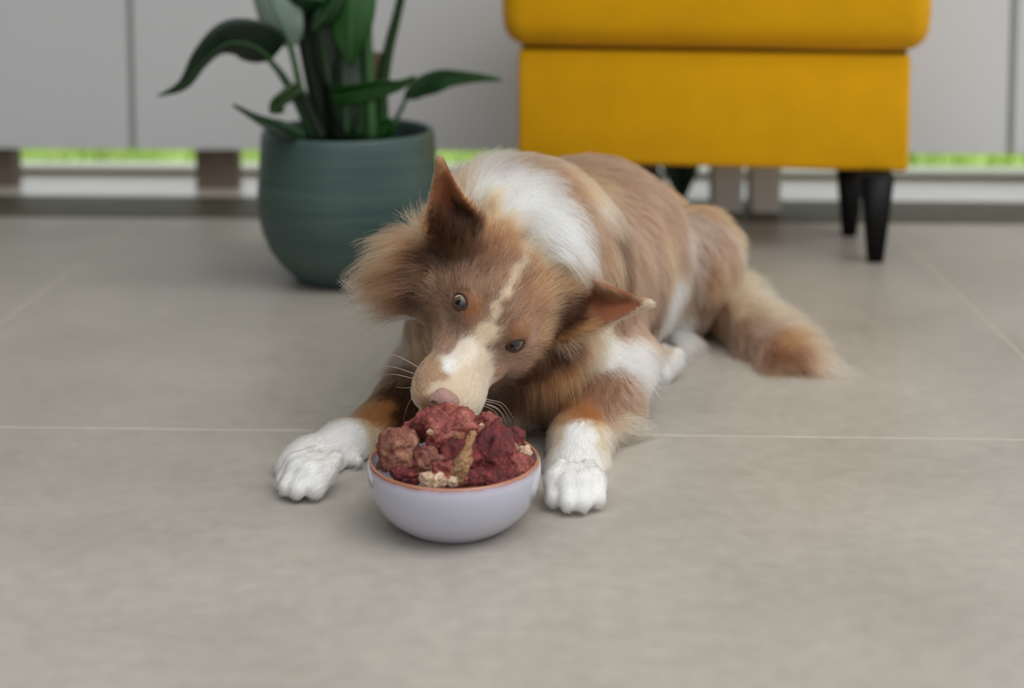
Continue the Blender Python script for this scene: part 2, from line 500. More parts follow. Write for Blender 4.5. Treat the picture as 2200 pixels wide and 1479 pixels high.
stalk([W3(785, b0, .03), W3(782, 180, .035), W3(780, 60, .04), W3(784, -120, .04)], 0.011, 0.009, M_stalk)
leaf_mesh('leaf', [W3(712, 190, -.03), W3(700, 130, -.03), W3(690, 60, -.03), W3(688, -60, -.03)], 0.016, (1, -0.2, 0.1), M_leaf_dark, plant, 0.2, 0.5)
leaf_mesh('leaf', [W3(745, 285, -.05), W3(742, 220, -.05), W3(740, 150, -.04), W3(742, 60, -.03)], 0.02, (1, -0.2, 0.1), M_leaf_dark, plant, 0.2, 0.4)
leaf_mesh('leaf', [W3(584, 128, -.05), W3(545, 98, -.07), W3(490, 92, -.08), W3(440, 130, -.09), W3(395, 182, -.09), W3(338, 206, -.09)], 0.042, (0.1, -0.62, 0.78), M_leaf_dark, plant, 0.3, 0.27, 0.72)
leaf_mesh('leaf', [W3(624, 104, -.02), W3(606, 60, -.03), W3(585, 10, -.02), W3(560, -60, 0), W3(520, -120, .02)], 0.036, (0.85, -0.5, 0.25), M_leaf_pale, plant, 0.25, 0.45)
leaf_mesh('leaf', [W3(655, 290, -.075), W3(610, 268, -.10), W3(555, 248, -.12), W3(500, 226, -.14)], 0.02, (0.2, 0.99, 0.0), M_leaf_dark, plant, 0.3, 0.4)
leaf_mesh('leaf', [W3(646, 192, -.05), W3(628, 205, -.06), W3(605, 225, -.07), W3(580, 243, -.07)], 0.021, (0.4, -0.4, 0.8), M_leaf_olive, plant, 0.2, 0.45)
leaf_mesh('leaf', [W3(872, 213, .03), W3(905, 182, .02), W3(950, 160, .01), W3(1010, 163, .01), W3(1078, 172, .02)], 0.027, (0.15, -0.7, 0.7), M_leaf_right, plant, 0.35, 0.4, 0.5)
leaf_mesh('leaf', [W3(712, 208, -.06), W3(760, 200, -.075), W3(815, 186, -.08), W3(860, 180, -.08), W3(893, 164, -.08)], 0.019, (0.0, -0.55, 0.83), M_leaf_bright, plant, 0.3, 0.35, 0.5)
leaf_mesh('leaf', [W3(752, 135, -.05), W3(752, 80, -.06), W3(757, 10, -.06), W3(765, -70, -.05), W3(770, -140, -.03)], 0.028, (1, -0.1, 0), M_leaf_bright, plant, 0.2, 0.5)
leaf_mesh('leaf', [W3(735, 12, -.04), W3(690, -2, -.05), W3(640, -12, -.06), W3(590, -45, -.06)], 0.02, (0.1, -0.3, 0.9), M_leaf, plant, 0.25, 0.4)
leaf_mesh('leaf', [W3(815, 292, -.03), W3(832, 272, -.035), W3(850, 262, -.04)], 0.013, (0.5, -0.3, 0.8), M_leaf_bright, plant, 0.2, 0.5)
leaf_mesh('leaf', [W3(672, 62, -.05), W3(700, 30, -.06), W3(725, -20, -.06), W3(740, -100, -.05)], 0.012, (0.8, -0.3, 0.4), M_leaf, plant, 0.2, 0.4)
leaf_mesh('leaf', [W3(770, 150, .02), W3(745, 170, .02), W3(718, 200, .02)], 0.02, (0.5, -0.3, 0.8), M_leaf_dark, plant, 0.2, 0.5)

# ------------------------------------------------------------------ bowl
def bowl_material():
    m = bpy.data.materials.new('lavender_glaze'); m.use_nodes = True
    nt = m.node_tree; p = nt.nodes['Principled BSDF']
    tc = nt.nodes.new('ShaderNodeTexCoord'); sx = nt.nodes.new('ShaderNodeSeparateXYZ')
    nt.links.new(tc.outputs['Object'], sx.inputs['Vector'])
    n = nt.nodes.new('ShaderNodeTexNoise'); n.inputs['Scale'].default_value = 90; n.inputs['Detail'].default_value = 3
    nt.links.new(tc.outputs['Object'], n.inputs['Vector'])
    ma = nt.nodes.new('ShaderNodeMath'); ma.operation = 'MULTIPLY_ADD'; ma.inputs[1].default_value = 0.0022; 
    nt.links.new(n.outputs['Fac'], ma.inputs[0]); nt.links.new(sx.outputs['Z'], ma.inputs[2])
    mr = nt.nodes.new('ShaderNodeMapRange'); mr.inputs['From Min'].default_value = 0.046; mr.inputs['From Max'].default_value = 0.0562
    nt.links.new(ma.outputs['Value'], mr.inputs['Value'])
    r = nt.nodes.new('ShaderNodeValToRGB'); e = r.color_ramp.elements
    e[0].position = 0.0; e[0].color = (*lin(178, 177, 191), 1)
    e[1].position = 1.0; e[1].color = (*lin(176, 120, 90), 1)
    for pos, c in ((0.46, (182, 180, 193)), (0.72, (172, 158, 172)), (0.82, (150, 108, 112)), (0.91, (158, 98, 68))):
        x = e.new(pos); x.color = (*lin(*c), 1)
    nt.links.new(mr.outputs['Result'], r.inputs['Fac'])
    v = nt.nodes.new('ShaderNodeTexVoronoi'); v.inputs['Scale'].default_value = 150
    nt.links.new(tc.outputs['Object'], v.inputs['Vector'])
    rs = nt.nodes.new('ShaderNodeValToRGB')
    rs.color_ramp.elements[0].position = 0.03; rs.color_ramp.elements[0].color = (0.55, 0.55, 0.55, 1)
    rs.color_ramp.elements[1].position = 0.09; rs.color_ramp.elements[1].color = (1, 1, 1, 1)
    nt.links.new(v.outputs['Distance'], rs.inputs['Fac'])
    mx = nt.nodes.new('ShaderNodeMix'); mx.data_type = 'RGBA'; mx.blend_type = 'MULTIPLY'; mx.inputs['Factor'].default_value = 0.35
    nt.links.new(r.outputs['Color'], mx.inputs['A']); nt.links.new(rs.outputs['Color'], mx.inputs['B'])
    nt.links.new(mx.outputs['Result'], p.inputs['Base Color'])
    p.inputs['Roughness'].default_value = 0.12; p.inputs['Coat Weight'].default_value = 0.6; p.inputs['Coat Roughness'].default_value = 0.04
    return m
BY = floor_at(976, 1171).y + 0.041
BC = Vector((P(976, 985, BY).x, BY, 0.0))
prof = [(0.0, 0.0035), (0.034, 0.003), (0.036, 0.0), (0.040, 0.0), (0.0425, 0.0018), (0.049, 0.006), (0.0565, 0.0125), (0.0625, 0.0205), (0.0668, 0.030), (0.0690, 0.0395), (0.0694, 0.0465), (0.0689, 0.0515), (0.0681, 0.0540),
        (0.0670, 0.0552), (0.0658, 0.0548), (0.0650, 0.0530), (0.0652, 0.045), (0.0645, 0.036), (0.0610, 0.026), (0.053, 0.0165), (0.042, 0.010), (0.028, 0.0072), (0.0, 0.0065)]
bowl = from_bm('food_bowl', lathe_bm(prof, 128), bowl_material())
bowl.location = BC
tag(bowl, 'small round lavender glazed bowl with a rust-brown rim, full of raw meat', 'bowl')

# ------------------------------------------------------------------ raw meat
def meat_material(name, stops, rough=0.42, scale=55.0):
    m = bpy.data.materials.new(name); m.use_nodes = True
    nt = m.node_tree; p = nt.nodes['Principled BSDF']
    tc = nt.nodes.new('ShaderNodeTexCoord')
    n = nt.nodes.new('ShaderNodeTexNoise'); n.inputs['Scale'].default_value = scale; n.inputs['Detail'].default_value = 8; n.inputs['Roughness'].default_value = 0.68; n.inputs['Distortion'].default_value = 0.6
    nt.links.new(tc.outputs['Object'], n.inputs['Vector'])
    r = nt.nodes.new('ShaderNodeValToRGB'); e = r.color_ramp.elements
    e[0].position = stops[0][0]; e[0].color = (*lin(*stops[0][1]), 1)
    e[1].position = stops[-1][0]; e[1].color = (*lin(*stops[-1][1]), 1)
    for pos, c in stops[1:-1]:
        x = e.new(pos); x.color = (*lin(*c), 1)
    nt.links.new(n.outputs['Fac'], r.inputs['Fac'])
    nf = nt.nodes.new('ShaderNodeTexNoise'); nf.inputs['Scale'].default_value = scale * 6; nf.inputs['Detail'].default_value = 6; nf.inputs['Roughness'].default_value = 0.7
    nt.links.new(tc.outputs['Object'], nf.inputs['Vector'])
    rf = nt.nodes.new('ShaderNodeValToRGB')
    rf.color_ramp.elements[0].position = 0.36; rf.color_ramp.elements[0].color = (0.30, 0.26, 0.26, 1)
    rf.color_ramp.elements[1].position = 0.66; rf.color_ramp.elements[1].color = (0.74, 0.72, 0.70, 1)
    nt.links.new(nf.outputs['Fac'], rf.inputs['Fac'])
    ov = nt.nodes.new('ShaderNodeMix'); ov.data_type = 'RGBA'; ov.blend_type = 'OVERLAY'; ov.inputs['Factor'].default_value = 0.8
    nt.links.new(r.outputs['Color'], ov.inputs['A']); nt.links.new(rf.outputs['Color'], ov.inputs['B'])
    nt.links.new(ov.outputs['Result'], p.inputs['Base Color'])
    n2 = nt.nodes.new('ShaderNodeTexNoise'); n2.inputs['Scale'].default_value = 380; n2.inputs['Detail'].default_value = 5; n2.inputs['Roughness'].default_value = 0.7
    nt.links.new(tc.outputs['Object'], n2.inputs['Vector'])
    b = nt.nodes.new('ShaderNodeBump'); b.inputs['Strength'].default_value = 0.8; b.inputs['Distance'].default_value = 0.0022
    nt.links.new(n2.outputs['Fac'], b.inputs['Height']); nt.links.new(b.outputs['Normal'], p.inputs['Normal'])
    p.inputs['Roughness'].default_value = rough
    p.inputs['Subsurface Weight'].default_value = 0.12; p.inputs['Subsurface Radius'].default_value = (0.006, 0.002, 0.001); p.inputs['Subsurface Scale'].default_value = 0.3
    return m
M_meat_pink = meat_material('pink_raw_meat', [(0.30, (74, 28, 30)), (0.42, (122, 54, 52)), (0.52, (156, 84, 74)), (0.62, (176, 112, 96)), (0.72, (206, 170, 148))])
M_meat_red = meat_material('deep_red_meat', [(0.30, (58, 16, 20)), (0.46, (96, 30, 34)), (0.58, (126, 48, 48)), (0.70, (160, 94, 84))], 0.36, 48)
M_meat_brown = meat_material('brownish_meat', [(0.30, (74, 32, 30)), (0.43, (120, 66, 56)), (0.56, (146, 100, 80)), (0.70, (180, 144, 112))], 0.5, 60)
M_fat = meat_material('pale_fat', [(0.3, (170, 132, 106)), (0.5, (206, 180, 150)), (0.7, (224, 206, 182))], 0.45, 80)
M_gristle = meat_material('tan_gristle', [(0.3, (118, 80, 58)), (0.5, (160, 122, 86)), (0.7, (190, 158, 116))], 0.5, 70)

def lump(name, c, rad, rot, m, parent=None, amp=0.22, freq=1.6, sub=5, seed=0, origin=None):
    bm = bmesh.new()
    bmesh.ops.create_icosphere(bm, subdivisions=sub, radius=1)
    off = Vector((seed * 3.7, seed * 1.9, seed * 5.1))
    from mathutils import Euler
    R = Euler(rot).to_matrix()
    for v in bm.verts:
        d = v.co.normalized()
        k = 1 + amp * 1.4 * noise.noise(d * freq * .8 + off) + amp * 0.7 * noise.noise(d * freq * 1.9 + off) - amp * 0.45 * abs(noise.noise(d * freq * 4.2 + off)) + amp * 0.3 * noise.noise(d * freq * 8 + off) + amp * 0.22 * noise.noise(d * freq * 17 + off) + amp * 0.12 * noise.noise(d * freq * 34 + off)
        v.co = R @ Vector((d.x * rad[0] * k, d.y * rad[1] * k, d.z * rad[2] * k))
        if origin is not None: v.co += c - origin
    o = from_bm(name, bm, m, parent)
    if origin is None: o.location = c
    return o

Bd = BC.y
chunks = [
    ('large knobbly pink meat chunk on top of the heap, under the dog\'s nose', (966, 922, Bd + .012), (.0245, .020, .0185), (0.2, 0.1, 0.15), M_meat_pink, .26, 1),
    ('rounded pink meat chunk against the bowl rim, next to the dog\'s stretched paw', (856, 968, Bd - .006), (.0175, .018, .0185), (0.1, 0.2, 0.5), M_meat_brown, .24, 2),
    ('small pink meat piece wedged behind the rounded chunk', (886, 930, Bd + .022), (.010, .010, .0095), (0, 0.3, 0), M_meat_pink, .25, 3),
    ('tall deep red meat slab leaning in the bowl', (1062, 982, Bd - .002), (.0175, .015, .0255), (-0.25, 0.12, 0.1), M_meat_red, .2, 4),
    ('pink meat piece behind the red slab, under the whiskers', (1046, 915, Bd + .030), (.012, .011, .011), (0, 0, 0.4), M_meat_pink, .28, 5),
    ('small red meat cube at the back of the bowl, clear of the heap', (1106, 944, Bd + .020), (.0078, .008, .0105), (0.2, 0.2, 0.6), M_meat_red, .2, 6),
    ('red meat chunk lying along the rim beside the dog\'s upright paw', (1112, 1005, Bd - .004), (.0135, .014, .0125), (0, 0.4, 0.2), M_meat_pink, .26, 7),
    ('red meat lump with white fat knobs near the front of the bowl', (962, 1022, Bd - .034), (.0150, .0100, .0105), (0, 0.25, 0), M_meat_pink, .28, 8),
    ('brownish meat piece deep in the middle of the bowl', (920, 1000, Bd - .014), (.0135, .013, .0145), (0.3, 0, 0), M_meat_brown, .24, 9),
    ('dark red meat filling the hollow between the chunks', (985, 985, Bd - .004), (.0235, .020, .016), (0, 0, 0), M_meat_red, .2, 10),
    ('dark meat piece low in the bowl under the rounded chunk', (880, 1012, Bd - .014), (.0165, .0145, .010), (0, 0, 0.7), M_meat_red, .2, 11),
    ('dark meat piece at the front of the bowl behind the fatty lump', (1000, 1030, Bd - .022), (.020, .0130, .0110), (0, 0, 0.2), M_meat_red, .2, 13),
    ('dark red meat low in the bowl below the red slab', (1075, 1028, Bd - .014), (.021, .0170, .0115), (0, 0, 0.2), M_meat_red, .2, 12),
]
for lab, (px, py, d), rad, rot, m, amp, sd in chunks:
    c = P(px, py, d)
    o = lump('meat_chunk', c, rad, rot, m, None, amp, 1.7, 5, sd)
    tag(o, lab, 'meat', 'raw meat chunks in the bowl')
    if sd == 8:
        for q, (fx, fy, fr) in enumerate(((917, 1030, .0062), (944, 1036, .0068), (930, 1042, .0045), (972, 1036, .0042))):
            lump('fat', P(fx, fy, Bd - .044), (fr, fr * .8, fr), (0, 0, q), M_fat, o, .28, 2.0, 4, 20 + q, c)
    if sd == 3:
        lump('fat', P(887, 940, Bd + .0145), (.0042, .003, .0058), (0, 0.2, 0), M_fat, o, .2, 2.0, 4, 31, c)
    if sd == 1:
        lump('fat', P(928, 930, Bd - .006), (.004, .002, .0026), (0, 0.4, 0), M_fat, o, .35, 2.0, 4, 32, c)
        lump('fat', P(982, 938, Bd - .0065), (.0034, .002, .0026), (0, 0.4, 0), M_gristle, o, .35, 2.0, 4, 33, c)
    if sd == 5:
        lump('fat', P(1034, 917, Bd + .019), (.0024, .002, .0028), (0, 0.4, 0), M_fat, o, .2, 2.0, 3, 34, c)
def cone_piece():
    pts = [P(1014, 928, Bd - .018), P(1008, 952, Bd - .026), P(1001, 975, Bd - .033), P(991, 1002, Bd - .037), P(982, 1030, Bd - .036)]
    c = catmull(pts, 16); n = len(c)
    rr = [0.0022, 0.0026, 0.0045, 0.0075, 0.0070]
    rad = [np.interp(i / (n - 1) * 4, range(5), rr) for i in range(n)]
    bm = tube_bm([p - pts[-1] for p in c], rad, 40)
    for v in bm.verts:
        v.co += Vector((1, 0.4, 0.3)) * 0.0026 * noise.noise(v.co * 190) + Vector((0.2, -1, 0.3)) * 0.0018 * noise.noise(v.co * 420) + Vector((0.5, -.5, 0.6)) * 0.001 * noise.noise(v.co * 800)
    o = from_bm('gristle_piece', bm, M_gristle)
    o.location = pts[-1]
    tag(o, 'tan tapering gristle piece between the red slab and the fatty lump', 'meat', 'raw meat chunks in the bowl')
cone_piece()
for lab, px, py, d, r, m in (('pale beige fat nugget near the rim beside the small red cube', 1127, 975, Bd + .004, .0062, M_fat), ('small yellowish fat nugget beside the beige one', 1104, 966, Bd + .000, .0046, M_gristle)):
    tag(lump('fat_nugget', P(px, py, d), (r, r * .9, r * 1.15), (0, .3, .2), m, None, .2, 1.6, 4, px), lab, 'meat', 'raw meat chunks in the bowl')
# ------------------------------------------------------------------ the dog: one continuous body surface grown from a smooth distance field
DOG = Vector((0.05, 1.50, 0.0))
HV = math.radians(16.5)
def vframe(r, a, u):      # (right, away, up) as the lens sees the head -> world
    return Vector((r, a * math.cos(HV) + u * math.sin(HV), -a * math.sin(HV) + u * math.cos(HV)))
HF = vframe(-0.318, -0.702, -0.637).normalized()         # muzzle direction
HX = vframe(-0.84, -0.10, 0.53); HX = (HX - HF * HX.dot(HF)).normalized()   # the dog's right
HU = HX.cross(HF).normalized()                            # crown
HM = P(1048, 695, 1.275)                                  # between the eyes
def H(x, y, z):
    return HM + HX * x + HF * y + HU * z
HROT = np.array([HX, HF, HU])

class Field:
    def __init__(s, lo, hi, h):
        s.lo = np.array(lo, np.float32); s.h = h
        s.n = np.ceil((np.array(hi) - np.array(lo)) / h).astype(int) + 1
        s.F = np.full(s.n, 0.08, np.float32)
    def box(s, lo, hi):
        a = np.maximum(((np.array(lo) - s.lo) / s.h).astype(int) - 1, 0)
        b = np.minimum(((np.array(hi) - s.lo) / s.h).astype(int) + 2, s.n)
        if (b <= a).any():
            return None, None
        g = [s.lo[k] + s.h * np.arange(a[k], b[k], dtype=np.float32) for k in range(3)]
        return (slice(a[0], b[0]), slice(a[1], b[1]), slice(a[2], b[2])), np.stack(np.meshgrid(*g, indexing='ij'), -1)
    def blend(s, sl, d, k, sub=False):
        A = s.F[sl]
        if sub:
            d = -d
            hh = np.clip(0.5 - 0.5 * (A - d) / k, 0, 1)
            s.F[sl] = A + (d - A) * hh + k * hh * (1 - hh)
        else:
            hh = np.clip(0.5 + 0.5 * (A - d) / k, 0, 1)
            s.F[sl] = A + (d - A) * hh - k * hh * (1 - hh)
    def cone(s, a, b, ra, rb, k=0.02, sub=False):
        a = np.array(a, np.float32); b = np.array(b, np.float32)
        m = max(ra, rb) + k + 0.02
        sl, X = s.box(np.minimum(a, b) - m, np.maximum(a, b) + m)
        if sl is None: return
        ab = b - a; L = float(ab @ ab) + 1e-12
        t = np.clip(((X - a) @ ab) / L, 0, 1)
        d = np.linalg.norm(X - a - t[..., None] * ab, axis=-1) - (ra + (rb - ra) * t)
        s.blend(sl, d, k, sub)
    def chain(s, pts, rad, k=0.02):
        for i in range(len(pts) - 1):
            s.cone(pts[i], pts[i + 1], rad[i], rad[i + 1], k)
    def ell(s, c, r, R=None, k=0.02, sub=False):
        c = np.array(c, np.float32); r = np.array(r, np.float32)
        R = np.eye(3, dtype=np.float32) if R is None else np.array(R, np.float32)     # rows = axes
        m = r.max() + k + 0.02
        sl, X = s.box(c - m, c + m)
        if sl is None: return
        q = (X - c) @ R.T
        k0 = np.linalg.norm(q / r, axis=-1); k1 = np.linalg.norm(q / (r * r), axis=-1) + 1e-9
        s.blend(sl, k0 * (k0 - 1) / k1, k, sub)
    def tri(s, a, b, c, th, k=0.006):
        a, b, c = [np.array(v, np.float32) for v in (a, b, c)]
        P3 = np.stack([a, b, c]); m = th + k + 0.012
        sl, X = s.box(P3.min(0) - m, P3.max(0) + m)
        if sl is None: return
        ba, cb, ac = b - a, c - b, a - c
        n = np.cross(ba, ac)
        pa, pb, pc = X - a, X - b, X - c
        sg = np.sign((pa @ np.cross(ba, n))) + np.sign((pb @ np.cross(cb, n))) + np.sign((pc @ np.cross(ac, n)))
        def seg(e, p):
            t = np.clip((p @ e) / (e @ e), 0, 1)
            q = t[..., None] * e - p
            return (q * q).sum(-1)
        e = np.minimum(np.minimum(seg(ba, pa), seg(cb, pb)), seg(ac, pc))
        f = (pa @ n) ** 2 / (n @ n)
        d = np.sqrt(np.where(sg < 2, e, f)) - th
        s.blend(sl, d, k)
    def mesh(s):
        F = s.F; I = F < 0
        nx, ny, nz = [q - 1 for q in F.shape]
        cnt = np.zeros((nx, ny, nz), np.int8)
        offs = [(i, j, k) for i in (0, 1) for j in (0, 1) for k in (0, 1)]
        for i, j, k in offs:
            cnt += I[i:nx + i, j:ny + j, k:nz + k]
        act = np.argwhere((cnt > 0) & (cnt < 8))
        idx = np.full((nx, ny, nz), -1, np.int32)
        idx[tuple(act.T)] = np.arange(len(act))
        val = {o: F[act[:, 0] + o[0], act[:, 1] + o[1], act[:, 2] + o[2]] for o in offs}
        acc = np.zeros((len(act), 3)); w = np.zeros(len(act))
        for o in offs:
            for ax in range(3):
                if o[ax]: continue
                o2 = list(o); o2[ax] = 1; o2 = tuple(o2)
                a, b = val[o], val[o2]
                m = (a < 0) != (b < 0)
                t = np.where(m, a / np.where(m, a - b, 1), 0)
                pt = np.repeat(np.array([o], float), len(act), 0); pt[:, ax] += t
                acc += pt * m[:, None]; w += m
        V = s.lo + s.h * (act + acc / w[:, None])
        quads = []
        for ax in range(3):
            sl0 = [slice(1, None)] * 3; sl1 = [slice(1, None)] * 3
            sl0[ax] = slice(0, -1); sl1[ax] = slice(1, None)
            A = I[tuple(sl0)]; B = I[tuple(sl1)]
            e = np.argwhere(A != B)
            base = e.copy()
            for q in range(3):
                if q != ax: base[:, q] += 1
            ins = A[tuple(e.T)]
            u, v = (ax + 1) % 3, (ax + 2) % 3
            c = []
            ok = np.ones(len(e), bool)
            for du, dv in ((0, 0), (1, 0), (1, 1), (0, 1)):
                q = base.copy(); q[:, u] -= du; q[:, v] -= dv
                ok &= (q >= 0).all(1) & (q[:, 0] < nx) & (q[:, 1] < ny) & (q[:, 2] < nz)
                q = np.clip(q, 0, [nx - 1, ny - 1, nz - 1])
                c.append(idx[tuple(q.T)])
            c = np.stack(c, 1)
            ok &= (c >= 0).all(1)
            c[~ins] = c[~ins][:, ::-1]
            quads.append(c[ok])
        return V, np.concatenate(quads)

EARS = {}
def build_dog_field():
    f = Field((-0.27, 1.16, -0.012), (0.41, 1.92, 0.33), 0.0027)
    # trunk
    f.cone((0.03, 1.46, 0.112), (0.085, 1.60, 0.112), 0.092, 0.099, 0.03)
    f.cone((0.085, 1.60, 0.112), (0.138, 1.74, 0.086), 0.099, 0.074, 0.03)
    f.ell((0.012, 1.42, 0.15), (0.075, 0.085, 0.085), None, 0.04)              # withers
    f.ell((-0.005, 1.39, 0.085), (0.082, 0.075, 0.08), None, 0.04)             # fore chest
    f.ell((-0.046, 1.425, 0.10), (0.045, 0.07, 0.085), None, 0.03)              # shoulders
    f.ell((0.060, 1.44, 0.10), (0.044, 0.07, 0.085), None, 0.03)
    # neck
    f.cone((0.01, 1.42, 0.16), H(0, -0.085, 0.0), 0.082, 0.062, 0.04)
    f.ell(P(900, 592, 1.335), (0.034, 0.045, 0.034), None, 0.03)             # ruff
    f.ell(P(1190, 750, 1.36), (0.030, 0.04, 0.026), None, 0.03)
    # skull and face (head axes: dog's right, forward, up)
    f.ell(H(0, -0.048, -0.004), (0.050, 0.058, 0.043), HROT, 0.02)
    f.ell(H(0, -0.012, 0.003), (0.036, 0.036, 0.026), HROT, 0.015)
    for s in (1, -1):
        f.ell(H(s * 0.032, -0.035, -0.026), (0.026, 0.042, 0.030), HROT, 0.02)
        f.ell(H(s * 0.0215, -0.002, 0.010), (0.014, 0.014, 0.011), HROT, 0.012)        # brow
        f.ell(H(s * 0.0150, 0.062, -0.028), (0.0165, 0.030, 0.0185), HROT, 0.012)      # lips
        f.ell(H(s * 0.022, 0.014, -0.022), (0.013, 0.024, 0.013), HROT, 0.014)
    f.cone(H(0, -0.005, -0.006), H(0, 0.080, -0.0205), 0.0205, 0.0145, 0.014)        # bridge
    f.cone(H(0, -0.01, -0.042), H(0, 0.068, -0.047), 0.026, 0.014, 0.014)             # lower jaw
    # ears: two folded panels each
    tipR = P(945, 346, 1.262); tipL = P(1396, 652, 1.300)
    EARS['R'] = (P(914, 495, 1.285), P(1040, 498, 1.315), P(985, 500, 1.335), tipR)
    EARS['L'] = (P(1192, 575, 1.345), P(1212, 730, 1.300), P(1208, 640, 1.352), tipL)
    for key in 'RL':
        a, b, back, tip = EARS[key]
        mid = (back * 0.55 + tip * 0.45) + (back - (a + b) / 2) * 0.5
        for p, q, r in ((a, mid, tip), (mid, b, tip), (a, back, mid), (back, b, mid)):
            f.tri(p, q, r, 0.0027, 0.007)
        f.ell((a + b + back) / 3 - (tip - back).normalized() * 0.006, (0.021, 0.021, 0.019), None, 0.018)
    # forelegs
    f.chain([(-0.055, 1.43, 0.09), (-0.080, 1.425, 0.042), P(815, 938, 1.35), P(742, 962, 1.308)], [0.042, 0.031, 0.0245, 0.021], 0.02)
    f.chain([P(742, 962, 1.308), P(672, 1006, 1.276), P(642, 1022, 1.264)], [0.021, 0.0235, 0.0205], 0.015)
    f.chain([(0.07, 1.45, 0.09), (0.098, 1.415, 0.052), P(1290, 862, 1.365), P(1245, 950, 1.305)], [0.042, 0.037, 0.034, 0.0235], 0.02)
    f.chain([P(1245, 950, 1.305), P(1236, 1022, 1.27), P(1236, 1052, 1.252)], [0.0235, 0.0245, 0.0215], 0.015)
    # toes
    def toes(c, d, w, n=4):
        d = Vector(d).normalized(); sd = Vector((d.y, -d.x, 0)).normalized()
        for i in range(n):
            a = (i - (n - 1) / 2) / ((n - 1) / 2)
            k = c + sd * a * w - d * (0.003 * abs(a) + 0.008 * a * a)
            f.chain([k + Vector((0, 0, 0.008)) - d * .020 - sd * a * .004, k + Vector((0, 0, 0.004)), k + d * 0.013 + sd * a * 0.002 + Vector((0, 0, -0.0055))], [0.0070, 0.0105, 0.0080], 0.0022)
    def at(px, py, z):
        p = floor_at(px, py, z); return p
    toes(at(648, 1026, 0.0165), (-0.55, -0.85, 0), 0.0150)
    toes(at(1236, 1054, 0.0165), (-0.02, -1, 0), 0.0150)
    f.cone(P(752, 972, 1.30), at(768, 992, 0.007), 0.008, 0.0045, 0.006)      # dewclaw
    # hind leg nearest the lens
    f.ell((0.152, 1.70, 0.085), (0.050, 0.085, 0.082), None, 0.025)
    f.chain([(0.165, 1.72, 0.09), P(1484, 552, 1.635), (0.185, 1.66, 0.055), (0.192, 1.69, 0.028)], [0.06, 0.044, 0.036, 0.022], 0.02)
    f.chain([(0.192, 1.69, 0.028), P(1455, 762, 1.625), P(1405, 780, 1.60)], [0.024, 0.023, 0.0195], 0.012)
    toes(at(1400, 786, 0.0155), (-0.7, -0.7, 0), 0.0135)
    # other hind leg, mostly hidden
    f.ell((0.06, 1.74, 0.08), (0.06, 0.09, 0.078), None, 0.025)
    f.chain([(0.03, 1.70, 0.05), (-0.01, 1.60, 0.03)], [0.035, 0.02], 0.02)
    # tail lying on the floor
    f.chain([(0.15, 1.80, 0.07), (0.215, 1.79, 0.04), (0.252, 1.69, 0.034), P(1652, 738, 1.62), P(1700, 788, 1.57), P(1772, 820, 1.55)], [0.026, 0.025, 0.026, 0.025, 0.022, 0.010], 0.02)
    # flatten on the floor
    z = f.lo[2] + f.h * np.arange(f.n[2])
    f.F = np.maximum(f.F, (0.0012 - z)[None, None, :].astype(np.float32))
    return f

V, Q = build_dog_field().mesh()
dog = empty('dog', DOG)
tag(dog, 'brown and white long-haired dog lying on the tiled floor, nose at the meat bowl', 'dog')
body_me = bpy.data.meshes.new('body')
body_me.from_pydata(np.round(V - np.array(DOG), 6).tolist(), [], Q.tolist())
body_me.update()
M_skin = bpy.data.materials.new('short_undercoat'); M_skin.use_nodes = True
body = link_mesh('body', body_me, M_skin, dog)
